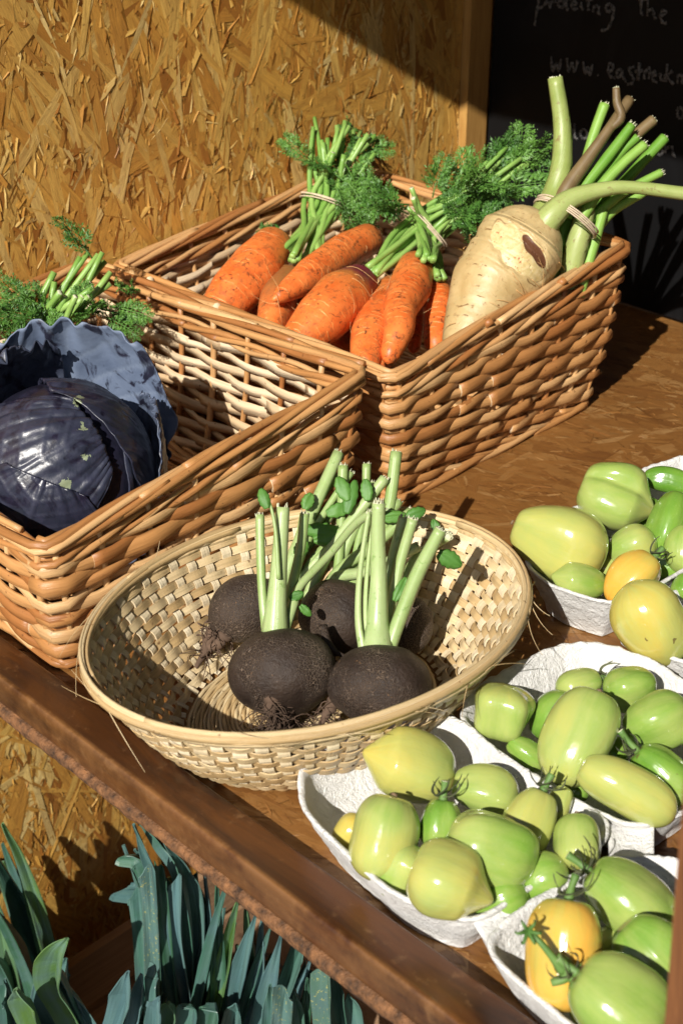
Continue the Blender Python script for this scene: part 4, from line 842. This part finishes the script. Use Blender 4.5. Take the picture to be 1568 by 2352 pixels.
# ================================================================ PULP TRAYS
def m_pulp():
    s = NM('white_paper_pulp'); p = s.pos(); a = s.noise(p, 110, 5, .7, .6); b = s.noise(p, 420, 4, .7); d = s.noise(p, 30, 3, .5)
    c = s.mix(s.ramp(d, (.35, 0.), (.7, 1.)), (.76, .75, .72), (.85, .84, .82)); c = s.mix(s.ramp(b, (.60, 0.), (.72, .35)), c, (.50, .46, .40))
    return s.out(c, .9, s.bump(s.math('ADD', s.math('MULTIPLY', a, 2.), b), .95, .0020), Specular_IOR_Level=.25)
M['pulp'] = m_pulp()
def tray(label, px, h, seed, base=.74, emb=None):
    nz = SN(seed, 1., 9); nf = SN(seed+1, 1., 16); pts = np.array([P(x, y, h) for x, y in px]); c = pts.mean(0); c[2] = 0
    cl = np.vstack([pts, pts[:1]]); L = np.concatenate([[0], np.cumsum(np.linalg.norm(np.diff(cl, axis=0), axis=1))]); N = 260
    q = np.linspace(0, L[-1], N, endpoint=False); rim = np.stack([np.interp(q, L, cl[:, i]) for i in range(3)], 1)
    k_ = np.array([1, 2, 3, 2, 1.]); k_ /= k_.sum(); rim = sum(w*np.roll(rim, i-2, 0) for i, w in enumerate(k_)); rim = sum(w*np.roll(rim, 2*(i-2), 0) for i, w in enumerate(k_))
    T = np.roll(rim, -1, 0)-np.roll(rim, 1, 0); T /= np.linalg.norm(T, axis=1)[:, None]; Nn = np.cross(T, EZ); 
    if ((rim-c)*Nn).sum() < 0: Nn = -Nn
    for _ in range(5): Nn = (np.roll(Nn, 1, 0)+Nn+np.roll(Nn, -1, 0))/3
    off = (h*.42)
    def ring(o, z): return [rim[i]*(1, 1, 0)+Nn[i]*o+EZ*z for i in range(N)]
    rows = []
    prof = [(-off, .0008), (-off*.97, .004)]+[(-off*(1-t)**1.15, .004+(h-.006)*t) for t in np.linspace(.08, 1, 13)]+[(.0012, h-.001), (.0008, h+.0006), (-.0008, h+.0010), (-.0026, h)]
    prof += [(-.0034-(off*1.05)*t**1.25, h-(h-.011)*t) for t in np.linspace(.05, 1, 15)]+[(-off-.009, .0085)]
    for o, z in prof: rows.append(ring(o, z))
    last = np.array(rows[-1]); cc = last.mean(0)
    for f in (.8, .55, .3, .06): r = cc+(last-cc)*f; r[:, 2] = .007; rows.append(list(r))
    V = np.array(rows); F = V.reshape(-1, 3)
    zz = np.clip(F[:, 2]/h, 0, 1)[:, None]; rimw = np.clip((zz-.8)/.2, 0, 1)
    n1 = nz(F*60)[:, None]; n2 = nf(F*240)[:, None]; n3 = nf(F[:, ::-1]*520)[:, None]
    dirs = np.tile(Nn[None], (len(V), 1, 1)).reshape(-1, 3)
    F = F+dirs*(n1*.0009+n2*.0006+n3*.0003)+EZ*(n2*.0005*rimw+n1*.0014*rimw*1.3)*(zz > .1)+EZ*(n3*.0007+n2*.0006)*rimw
    m = MB(); grid(m, F.reshape(V.shape), close=True); o = m.build('pulp_tray', M['pulp']); tag(o, label, 'tray', 'white paper pulp trays of tomatoes'); return o
TR1 = tray('white pulp tray at the front, full of green tomatoes, nearest the stained lip', [(683, 1800), (696, 1752), (780, 1702), (900, 1650), (1000, 1637), (1050, 1650), (1115, 1705), (1220, 1780), (1330, 1842), (1396, 1890), (1390, 1935), (1300, 1985), (1200, 2050), (1130, 2098), (1085, 2115), (1035, 2108), (960, 2080), (890, 2045), (800, 1965), (730, 1900), (690, 1850)], .046, 1)
TR2 = tray('white pulp tray in the middle of the right edge with the big lobed green tomato', [(1052, 1645), (1082, 1588), (1180, 1532), (1285, 1480), (1350, 1471), (1450, 1500), (1568, 1558), (1690, 1630), (1730, 1700), (1680, 1790), (1568, 1868), (1500, 1892), (1440, 1896), (1400, 1880), (1300, 1828), (1200, 1768), (1100, 1695)], .046, 2)
TR3 = tray('white pulp tray at the top right with a small orange tomato at its rim', [(1204, 1280), (1215, 1308), (1265, 1345), (1340, 1370), (1395, 1384), (1430, 1380), (1500, 1350), (1568, 1310), (1690, 1230), (1740, 1150), (1670, 1080), (1570, 1048), (1490, 1072), (1400, 1110), (1290, 1180), (1225, 1235)], .050, 3)
TR4 = tray('white pulp tray at the bottom right corner holding the tall orange tomato', [(1116, 2165), (1135, 2128), (1230, 2065), (1340, 1995), (1400, 1968), (1480, 1962), (1570, 1975), (1700, 2060), (1770, 2150), (1720, 2260), (1610, 2400), (1520, 2450), (1420, 2430), (1300, 2350), (1200, 2265), (1135, 2205)], .046, 4)
TR5 = tray('white pulp tray at the right edge under the big yellow green tomato', [(1428, 1440), (1440, 1410), (1500, 1378), (1580, 1345), (1700, 1330), (1790, 1400), (1770, 1490), (1660, 1530), (1560, 1518), (1480, 1490)], .046, 5)
wb = MB()
def web(a, b, c, d, seed):
    nz = SN(seed, 1); V = []
    for i in range(14):
        row = []
        for j in range(18):
            s, t = i/13, j/17; p = (a*(1-s)+b*s)*(1-t)+(c*(1-s)+d*s)*t; row.append(p+EZ*(-.004*sin(pi*s)+.0012*nz(p*130)))
        V.append(row)
    grid(wb, V)
web(P(1080, 2108, .043), P(1128, 2168, .043), P(1165, 2262, .006), P(1205, 2300, .008), 1)
web(P(1085, 2112, .043), P(1130, 2165, .043), P(1200, 2052, .043), P(1232, 2068, .043), 2)
wo = wb.build('joining_web', M['pulp'], TR1); md = wo.modifiers.new('s', 'SOLIDIFY'); md.thickness = .0015
wb = MB(); web(P(1395, 1890, .043), P(1500, 1896, .043), P(1400, 1965, .040), P(1500, 1965, .040), 3); wo = wb.build('joining_web', M['pulp'], TR2); md = wo.modifiers.new('s', 'SOLIDIFY'); md.thickness = .0015
wb = MB(); web(P(1400, 1385, .046), P(1445, 1420, .043), P(1425, 1480, .008), P(1470, 1490, .012), 4); wo = wb.build('joining_web', M['pulp'], TR3); md = wo.modifiers.new('s', 'SOLIDIFY'); md.thickness = .0015

# ================================================================ TOMATOES
def m_tom():
    s = NM('tomato_skin'); r = s.attr('rnd'); uv = s.sep(s.attr('uvw')); p = s.obj(); a = s.noise(p, 28, 3, .5, .4); b = s.noise(p, 500, 2, .5)
    st = s.noise(s.comb(s.math('MULTIPLY', uv[1], 9.), s.math('MULTIPLY', uv[0], .7), uv[2]), 1.6, 3, .6)
    v = s.math('ADD', r, s.math('ADD', s.math('MULTIPLY', s.math('SUBTRACT', a, .5), .34), s.math('MULTIPLY', s.math('SUBTRACT', st, .5), .26)))
    c = s.ramp(v, (0., (.085, .22, .02)), (.22, (.19, .335, .05)), (.42, (.36, .43, .12)), (.60, (.48, .46, .12)), (.74, (.55, .42, .08)), (.90, (.76, .38, .06)), (1., (.82, .30, .035)))
    c = s.mix(s.ramp(b, (.60, 0.), (.70, .10)), c, (.45, .50, .22))
    c = s.mix(s.ramp(s.noise(p, 90, 2, .4), (.755, 0.), (.77, .8)), c, (.12, .08, .03))
    c = s.mix(s.ramp(uv[0], (.012, 1.), (.022, 0.)), c, (.30, .19, .09))
    return s.out(c, .17, s.bump(s.math('ADD', s.math('MULTIPLY', a, 1.5), s.math('MULTIPLY', st, .8)), .35, .0025), Subsurface_Weight=.22, Subsurface_Radius=(.006, .006, .0015), Subsurface_Scale=.5, Specular_IOR_Level=.5, Coat_Weight=.5, Coat_Roughness=.06)
M['tomato'] = m_tom()
M['calyx'] = m_green('drying_calyx', (.035, .04, .018), (.13, .15, .06), .7, 0)
M['cstem'] = m_green('green_fruit_stem', (.07, .16, .03), (.20, .32, .08), .55, 0)
def tomato(label, cx, cy, L, Wd, ang, tone, z=.05, seed=0, tilt=.15, nip=0., lobe=.03, nl=3, asym=.1, pw=2.35, calyx=0, bend=0., crease=None, scar=1, stemlen=0):
    """L, Wd and centre are picture sizes turned into metres at height z; the axis points from the stem end to the tip"""
    c = P(cx, cy, z); f = pxm(c); a = rad(ang); A = nrm(CR*cos(a)+CU*sin(a)-CF*tilt); X = nrm(np.cross(A, CF)); Yv = np.cross(X, A)
    l, w = L*f/2, Wd*f/2; nz = SN(seed*7+1, 1., 8); n, k = 64, 80; V = []; T = []; R_ = []
    for i in range(n):
        u = -cos(pi*i/(n-1)); row = []; tr = []
        base = (1-abs(u)**pw)**(1/2.05) if abs(u) < 1 else 0
        dimple = .10*math.exp(-((u+1)/.10)**2)
        tip = nip*max(0, (u-.72)/.28)**1.6
        for j in range(k):
            th = 2*pi*j/k
            lb = 1+1.35*lobe*cos(nl*th+seed)*(1-.55*(u+1)/2)+lobe*.7*cos((nl+1)*th+2.3*seed)
            if crease is not None:
                dth = (th-crease+pi) % (2*pi)-pi; lb -= .20*math.exp(-(dth/.20)**2)*(1-u*u)**.5
            r = base*lb*(1+asym*u)*(1+.075*nz((cos(th)*1.3, sin(th)*1.3, u*1.9)))
            if nip: r *= 1-.52*max(0, (u-.5)/.5)**1.5
            row.append(c+A*l*(u+dimple*(1-base)+tip)+(X*cos(th)+Yv*sin(th))*w*r+X*bend*w*(1-u*u)+Yv*.0)
            tr.append(((u+1)/2, j/k if j < k else 1, seed*1.3))
            R_.append(tone+.07*nz((cos(th)*1.5+3, sin(th)*1.5, u*1.5+seed))+.05*u)
        V.append(row); T.append(tr)
    V = np.array(V); V = V.reshape(-1, 3)
    zmin = V[:, 2].min()
    m = MB(); grid(m, V.reshape(n, k, 3), close=True, r=np.array(R_), t=np.array(T))
    t = thing('tomato', label, 'tomato', c-EZ*w, 'plum tomatoes in the pulp trays'); m.build('fruit', M['tomato'], t)
    sp = c-A*l*.93
    if calyx or stemlen:
        cm = MB(); rr = np.random.RandomState(seed)
        for q in range(calyx):
            th = 6.28*q/max(1, calyx)+rr.normal()*.3; d = X*cos(th)+Yv*sin(th); ll = rr.uniform(.010, .020); cu = rr.uniform(.3, 1.6); path = []
            for s_ in np.linspace(0, 1, 12): path.append(sp+d*(.001+ll*s_*cos(cu*s_*.9))-A*(.0015+ll*.9*s_*sin(cu*s_*1.2)*1.0)+np.cross(d, A)*.005*sin(3*s_+q))
            tube(cm, path, np.linspace(.0017, .0003, 12), ref=A, sec=[(cos(z_)*.35, sin(z_)) for z_ in np.linspace(0, 2*pi, 7)[:-1]], r=rr.rand()*.8)
        cm.build('calyx', M['calyx'], t) if calyx else None
        sm = MB(); sl_ = stemlen or .012; g = X*rr.normal()*.3+Yv*rr.normal()*.3
        stalk(sm, [sp+A*.001, sp-A*sl_*.5+g*sl_*.2, sp-A*sl_+g*sl_*.5], [.0030, .0020, .0026], n=10, k=10, r=.4); sm.build('stem', [M['cstem'], M['stalkcut']], t)
    elif scar:
        cm = MB(); tube(cm, [sp-A*.0001, sp-A*.0018+X*.0003], [.0026, .0018], k=9); cm.build('stem_scar', M['tscar'], t)
    return t
M['tscar'] = m_plain('brown_stem_scar', (.20, .13, .07), .8, .4)
def a8(x, y): return ((1107+x/2.352)*.91857, (1100+y/2.352)*.91857)
def a1(x, y): return ((700+x/1.557)*.91857, (1700+y/1.557)*.91857)
S8, S1 = .3906, .590
def T8(label, x, y, L, Wd, ang, tone, z, seed, **k): return tomato(label, *a8(x, y), L*S8, Wd*S8, ang, tone, z, seed, **k)
def T1(label, x, y, L, Wd, ang, tone, z, seed, **k): return tomato(label, *a1(x, y), L*S1, Wd*S1, ang, tone, z, seed, **k)
# top right tray
T8('pale green lobed tomato with a pointed tip, highest in the top right tray', 1003, 335, 455, 405, -22, .40, .062, 1, nip=.10, lobe=.05, crease=5.2, asym=.0, scar=0)
T8('large yellow green tomato with a narrow stem end nearest the bamboo bowl', 672, 590, 600, 420, -22, .53, .062, 2, lobe=.06, asym=.22, nl=3, crease=1.3, pw=2.2)
T8('small plain green tomato below the large yellow green one, against the tray rim', 805, 835, 330, 215, 168, .33, .047, 3, nip=.09, scar=0)
T8('olive green tomato behind the small orange one', 1105, 630, 300, 255, 20, .42, .050, 4, scar=0)
T8('orange tomato with a dark dried calyx beside green ones in the top right tray', 1108, 815, 390, 262, 222, .84, .055, 5, calyx=7, lobe=.06, asym=-.12, tilt=.1)
T8('bright green tomato at the right edge below the dark green pepper shaped one', 1330, 500, 440, 260, 250, .20, .060, 6, lobe=.05, scar=0)
T8('dark green curved tomato at the back of the top right tray', 1320, 255, 320, 165, -12, .10, .055, 7, lobe=.06, bend=.25, scar=0)
T8('green tomato at the right edge touching the small orange one', 1420, 640, 300, 240, 260, .38, .055, 8, scar=0)
T8('tiny green tomato by the rim of the top right tray at the edge', 1425, 865, 170, 160, 260, .28, .045, 9, scar=0)
T8('green tomato low under the pale lobed one', 1190, 450, 240, 200, 60, .2, .035, 10, scar=0)
T8('green tomato low between the large yellow green and the small orange one', 930, 760, 220, 180, 10, .4, .030, 11, scar=0)
T8('green tomato low at the right edge of the top right tray', 1330, 740, 260, 200, 30, .22, .035, 12, scar=0, calyx=5)
T8('big yellow green tomato hanging over the rim between two trays at the right edge', 1232, 1080, 560, 400, 124, .60, .062, 13, lobe=.045, asym=.08, calyx=6, stemlen=.006, crease=None)
# middle right tray
T8('blocky pale green tomato alone in the left corner of the middle tray', 340, 1602, 335, 350, 80, .42, .052, 21, lobe=.07, nl=4, pw=3.2, scar=0)
T8('green tomato low between the blocky one and the big lobed one', 490, 1840, 270, 160, -35, .30, .034, 22, scar=0)
T8('shaded green tomato behind the big lobed one', 640, 1625, 330, 250, 55, .16, .040, 23, scar=0)
T8('green tomato with a curled dry calyx at the back of the middle tray', 800, 1440, 290, 200, 195, .36, .050, 24, calyx=7, stemlen=.016)
T8('round green tomato at the back of the middle tray, right of the dry calyx', 1100, 1455, 320, 265, 190, .30, .056, 25, lobe=.05, scar=1)
T8('long green tomato with a deep crease, largest in the middle tray', 800, 1745, 630, 400, 243, .40, .068, 26, lobe=.05, crease=2.0, pw=2.6, asym=-.05, nl=2, tilt=.25)
T8('lobed green tomato at the right edge of the middle tray', 1250, 1650, 420, 320, 28, .29, .060, 27, lobe=.08, crease=1.6, scar=0)
T8('pale yellow green oblong tomato lying across the front of the middle tray', 1072, 2060, 640, 300, -28, .50, .058, 28, pw=2.9, lobe=.03, bend=.08, scar=0)
T8('bright green tomato with a thick stem at the right edge behind the oblong one', 1290, 1965, 430, 300, -42, .22, .052, 29, calyx=4, stemlen=.018, lobe=.04)
T8('green tomato hidden low in the middle tray under the lobed one', 960, 1850, 260, 220, 10, .18, .032, 30, scar=0)
T8('green tomato low at the front of the middle tray left of the oblong one', 760, 2060, 200, 160, 0, .24, .030, 31, scar=0)
# front tray
T1('yellow green tomato with a pointed end at the back left of the front tray', 510, 335, 365, 290, 162, .56, .056, 41, nip=.10, pw=2.2, asym=.0, scar=0)
T1('yellow green oval tomato standing near the left rim of the front tray', 405, 612, 350, 272, 256, .50, .052, 42, lobe=.03, pw=2.6, asym=.02)
T1('small striped green tomato with a thin curly calyx in the front tray', 622, 560, 205, 165, 262, .22, .052, 43, calyx=7, stemlen=.012, lobe=.05, nl=5)
T1('pale green tomato behind the striped one in the front tray', 793, 430, 272, 190, -12, .40, .050, 44, scar=0)
T1('olive green tomato with a dark dried calyx against the rim of the middle tray', 962, 560, 310, 215, 243, .50, .052, 45, calyx=7, lobe=.04)
T1('sliver of a green tomato behind the olive one', 1075, 495, 190, 110, 240, .44, .046, 46, scar=0)
T1('glossy green four cornered tomato in the centre of the front tray', 822, 660, 365, 285, 158, .32, .060, 47, lobe=.08, nl=4, pw=2.9, asym=-.05, tilt=.2)
T1('small green tomato showing its round scar at the right of the front tray', 1155, 628, 225, 200, 265, .38, .054, 48, lobe=.04, pw=2.8, tilt=.5)
T1('pale yellow tomato with a sharp tip at the front of the front tray', 650, 785, 330, 305, -22, .55, .060, 49, nip=.16, pw=2.2, asym=-.05, scar=0)
T1('green tomato tucked left of the pale sharp tipped one', 465, 745, 240, 190, 70, .42, .040, 50, scar=0)
T1('dull yellow tomato in shade in the left corner of the front tray', 272, 600, 170, 130, 60, .68, .036, 51, scar=0)
T1('green tomato low at the right front rim of the front tray', 1008, 778, 240, 190, 30, .26, .040, 52, scar=0)
T1('green tomato lowest against the front rim right of the sharp tip', 855, 862, 230, 190, 20, .22, .036, 53, scar=0)
T1('green tomato in shade between the four cornered one and the front rim', 905, 790, 260, 210, 20, .2, .030, 54, scar=0)
# corner tray
T1('tall orange tomato standing in the corner tray', 1102, 1062, 445, 300, 262, .80, .060, 61, calyx=6, lobe=.03, pw=2.3, stemlen=.014, asym=.0, tilt=.25)
T1('glossy green tomato with a crooked stem behind the tall orange one', 1355, 865, 410, 270, -38, .32, .056, 62, calyx=7, stemlen=.016, lobe=.05, crease=1.4)
T1('green tomato in the bottom right corner with a thick twisted stem', 1310, 1255, 410, 350, -35, .33, .066, 63, calyx=5, stemlen=.012, lobe=.04, pw=2.6)
T1('green tomato beside the dark post at the right edge of the corner tray', 1455, 1090, 380, 300, -48, .30, .056, 64, lobe=.05, scar=0)
T1('olive green tomato low in the corner tray between the larger ones', 1285, 1045, 180, 160, 30, .42, .034, 65, scar=0)
T1('green tomato at the bottom of the corner tray under the orange one', 1200, 1290, 160, 120, 30, .45, .036, 66, scar=0)
for i, (x, y, L, Wd, a, tn, z) in enumerate([(1650, 1610, 210, 130, 40, .35, .05), (1640, 1700, 190, 125, -30, .28, .05), (1625, 1785, 170, 110, 20, .45, .045), (1640, 1130, 160, 105, 30, .3, .05), (1650, 1215, 150, 100, -40, .42, .05),
    (1690, 1400, 190, 120, 15, .4, .05), (1680, 1470, 160, 110, -20, .3, .045), (1650, 2080, 190, 130, -35, .35, .05), (1660, 2190, 180, 130, 40, .4, .05), (1590, 2300, 200, 140, 10, .3, .05), (1490, 2390, 180, 130, -20, .25, .045)]):
    tomato('green tomato in the part of a tray beyond the right edge of the view', x, y, L, Wd, a, tn, z, 80+i, scar=i % 2)
# cut truss stem lying over the orange tomato
ts = MB(); zt = (P(*a1(1102, 1075), .056)-CAMP)@CF-.034
stalk(ts, PD([(*a1(965, 980), zt+.004), (*a1(1010, 1020), zt), (*a1(1060, 1080), zt), (*a1(1100, 1130), zt+.002)]), [.0016, .0017, .0022, .0034], r=.3, k=10); rr = np.random.RandomState(5)
for q in range(6):
    a = q*1.05; p0 = D(*a1(962, 975), zt+.003); tube(ts, [p0+(CR*cos(a)+CU*sin(a))*.013*s_*cos(s_)-CF*.006*sin(3*s_) for s_ in np.linspace(0, 1, 9)], np.linspace(.0016, .0004, 9), k=6, r=.1)
for q in range(4):
    a = q*1.6+.5; p0 = D(*a1(1108, 1140), zt+.002); tube(ts, [p0+(CR*cos(a)+CU*sin(a)*1.1)*.010*s_+CR*.004*sin(3*s_) for s_ in np.linspace(0, 1, 9)], np.linspace(.0042, .0022, 9), k=7, r=.5)
tag(ts.build('truss_stem', [M['cstem'], M['stalkcut']]), 'green truss stem with curled sepals lying over the tall orange tomato', 'stem')

# ================================================================ LEEKS AND CRATE
def m_leek():
    s = NM('blue_green_leek_leaf'); uv = s.attr('uvw'); r = s.attr('rnd'); p = s.obj(); q = s.sep(uv)
    a = s.noise(s.scale(uv, 1.2, 90, 1), 1, 3, .6, .3, rvec(s)); b = s.noise(s.pos(), 25, 3, .6)
    c = s.ramp(r, (0., (.06, .15, .02)), (.15, (.10, .19, .04)), (.3, (.028, .095, .045)), (.6, (.05, .13, .10)), (.92, (.085, .165, .19)), (1., (.06, .13, .05))); c = s.mix(s.ramp(a, (.35, 0.), (.65, .5)), c, (.12, .21, .18)); c = s.mix(s.ramp(b, (.45, 0.), (.75, .6)), c, (.09, .155, .18))
    c = s.mix(s.math('MULTIPLY', s.math('GREATER_THAN', r, .9), s.ramp(s.noise(s.pos(), 260, 3, .7), (.60, 0.), (.66, .8))), c, (.45, .42, .12))
    return s.out(c, .42, s.bump(a, .4, .001), Specular_IOR_Level=.45)
M['leek'] = m_leek()
def PY(x, y, c): return PU(x, y, np.array([0, 1., 0]), c)
def leekleaf(par, px, w, yv, seed, fold=.55, r=None, cut=None, tw=0.):
    rr = np.random.RandomState(seed); c = [PY(x, y, yv+.008*sin(seed*1.7+i)) for i, (x, y) in enumerate(px)]; dl = nrm(c[-1]-c[-2]); c.append(c[-1]+dl*.16); c.append(c[-1]+dl*.14-EZ*.05)
    pts = smooth_path(c, 40); f = pxm(pts[0]); w = w*f/2; T, A, B = frames(pts, CF*-1.); V = []; t = []
    for i in range(40):
        s = i/39; ww = w*1.3*(1 if cut else min(1, .10+s*3.2)**.9)*(1+.05*sin(s*5+seed)); an = .42+tw*(1-s)+.2*sin(seed+s*3); a_ = A[i]*cos(an)+B[i]*sin(an); b_ = B[i]*cos(an)-A[i]*sin(an); row = []
        for j in range(9):
            q = -1+j/4; row.append(pts[i]+b_*ww*q*(1-.12*fold*abs(q))-a_*ww*fold*(1-abs(q))+T[i]*(.002*sin(q*5+seed)+.012*q*(1 if seed % 2 else -1))*(i < 2)*(1 if cut else 0)+a_*.0015*sin(s*13+q*4+seed))
        V.append(row); t.append([(s*.5, q_*.02, 0) for q_ in np.linspace(-1, 1, 9)])
    m = MB(); grid(m, V, t=np.array(t), r=rr.rand()*.85 if r is None else r); o = m.build('leaf', M['leek'], par, smooth=False); md = o.modifiers.new('s', 'SOLIDIFY'); md.thickness = .0012
    return o
def z7(l): return [(.5*x, 1745+.5*y) for x, y in l]
LEEKS = [
 ('leek with one leaf tip reaching up under the shelf edge and a folded flap', 1.12, [([(612, 300), (655, 430), (705, 560), (740, 800), (770, 1200)], 44, .75, 0), ([(640, 300), (720, 400), (800, 520), (850, 800), (860, 1200)], 60, .5, 0), ([(560, 470), (640, 500), (690, 700), (700, 1000), (700, 1200)], 75, .35, 1)]),
 ('leek with tall square cut pale leaves at the left of the right hand bundle', 1.09, [([(668, 515), (685, 700), (700, 980), (705, 1212)], 62, .95, 1), ([(735, 510), (755, 760), (775, 950), (800, 1212)], 44, .3, 1), ([(800, 560), (800, 800), (850, 1100), (860, 1212)], 52, .85, 1)]),
 ('leek with leaves leaning against the torn shelf edge', 1.13, [([(760, 380), (850, 520), (900, 700), (900, 1200)], 64, .6, 0), ([(880, 550), (890, 700), (880, 900), (840, 1212)], 60, .7, 1), ([(938, 520), (950, 760), (900, 1000), (870, 1212)], 46, .8, 0)]),
 ('leek with a yellow green leaf in the middle of the bundle', 1.09, [([(1030, 590), (960, 850), (900, 1100), (880, 1212)], 56, .55, 0), ([(1090, 660), (1030, 900), (960, 1212)], 66, .1, 0), ([(1000, 560), (1000, 900), (1000, 1212)], 60, .3, 0)]),
 ('leek with straight bluish leaves right of the yellow green one', 1.10, [([(1170, 720), (1100, 950), (1040, 1212)], 66, .8, 0), ([(1235, 780), (1160, 1000), (1090, 1212)], 46, .5, 0), ([(1200, 740), (1190, 950), (1150, 1212)], 60, .9-.05, 0), ([(1130, 690), (1150, 950), (1190, 1212)], 70, .2, 0)]),
 ('leek with wide blue leaves under the right part of the shelf edge', 1.09, [([(1290, 810), (1240, 1000), (1180, 1212)], 66, .82, 0), ([(1370, 870), (1290, 1080), (1240, 1212)], 66, .6, 1), ([(1420, 930), (1350, 1100), (1300, 1212)], 50, .88, 0)]),
 ('leek with a yellow spotted cut leaf near the bottom', 1.02, [([(1300, 1085), (1290, 1212)], 82, .95, 1), ([(1240, 1040), (1230, 1212)], 56, .6, 0), ([(1350, 1060), (1370, 1212)], 50, .4, 0)]),
 ('leek with a broad yellow speckled leaf beside the shelf edge at the bottom', 1.02, [([(1465, 985), (1475, 1212)], 100, .97, 1), ([(1530, 1040), (1550, 1212)], 76, .5, 1), ([(1600, 1080), (1620, 1212)], 80, .6, 0), ([(1410, 1010), (1400, 1212)], 40, .3, 0)]),
 ('leek with two short pointed pale leaves in front of the crate', 1.03, [([(585, 978), (550, 1100), (515, 1212)], 90, .85, 0), ([(645, 990), (625, 1100), (600, 1212)], 66, .95-.08, 0), ([(700, 985), (690, 1040), (690, 1212)], 60, .6, 1)]),
 ('leek with a small curled leaf at the bottom of the bundle', 1.02, [([(705, 1118), (700, 1212)], 66, .8, 1), ([(770, 1120), (760, 1212)], 80, .2, 0), ([(860, 1140), (850, 1212)], 90, .5, 0), ([(960, 1150), (950, 1212)], 90, .3, 0), ([(1080, 1130), (1060, 1212)], 80, .7, 0)]),
 ('leek with long dark leaves slanting from the left edge', 1.27, [([(15, 295), (90, 450), (170, 680), (235, 900), (330, 1212)], 64, .15, 0), ([(-30, 430), (60, 620), (135, 800), (210, 1010), (270, 1212)], 110, .45, 0), ([(30, 330), (130, 600), (200, 850), (250, 1212)], 80, .0, 0)]),
 ('leek with a broad green leaf and a bright edge at the left margin', 1.22, [([(-60, 640), (50, 830), (120, 1000), (190, 1212)], 96, .3, 0), ([(-40, 900), (10, 1010), (40, 1212)], 90, .4, 0), ([(-90, 440), (-20, 800), (50, 1212)], 130, .2, 0)]),
 ('leek with a twisted tip pointing right in front of the crate', 1.03, [([(305, 825), (235, 920), (215, 1050), (300, 1212)], 120, .1, 0), ([(190, 900), (250, 1030), (330, 1212)], 100, .6, 0), ([(250, 980), (330, 1100), (400, 1212)], 60, .75, 0)]),
 ('leek with a cut light green leaf in the bottom left corner', 1.00, [([(70, 1060), (90, 1130), (120, 1212)], 120, .15, 0), ([(-20, 1080), (0, 1212)], 80, .5, 1), ([(20, 1010), (60, 1212)], 60, .7, 0)]),
]
for i, (lb_, yv, lv) in enumerate(LEEKS):
    x0, y0 = z7(lv[0][0])[-1]; t = thing('leek', lb_, 'leek', PY(x0, y0, yv)-EZ*.2, 'leeks in the crate below the shelf')
    rr = np.random.RandomState(i+90)
    for j in range(4):                                       # leaves further back in the same plant, mostly in shade
        px, w, r, cut = lv[j % len(lv)]; q = z7(px); dx = rr.uniform(-26, 26); leekleaf(t, [(x+dx+(rr.normal()*6), y+46+j*12) for x, y in q], w*.55, yv+.035+.012*j, i*11+j+50, .5, rr.rand()*.8, cut, rr.normal()*.6)
    for j, (px, w, r, cut) in enumerate(lv): leekleaf(t, z7(px), w*.5, yv+.012*(j-1), i*11+j, 1.15 if j % 2 else .8, r, cut, .3*sin(i*3+j))
cr = thing('wooden_crate', 'rough pale wooden crate holding leeks under the shelf', 'crate', W(-.85, .62, -.95), None)
def plank(a, b, fr=None): m = MB(); box(m, a, b); return m.build('plank', M['crate'], cr, smooth=False)
for z0, z1 in ((-.835, -.746), (-.94, -.85)):
    plank((-1.203, .30, z0), (-1.190, 1.02, z1)); plank((-.42, .30, z0), (-.407, 1.02, z1)); plank((-1.189, 1.005, z0), (-.421, 1.018, z1)); plank((-1.189, .302, z0), (-.421, .315, z1))
for i in range(8): plank((-1.188, .317+.086*i, -.949), (-.422, .317+.086*i+.08, -.941))
# a few straws fallen on the shelf
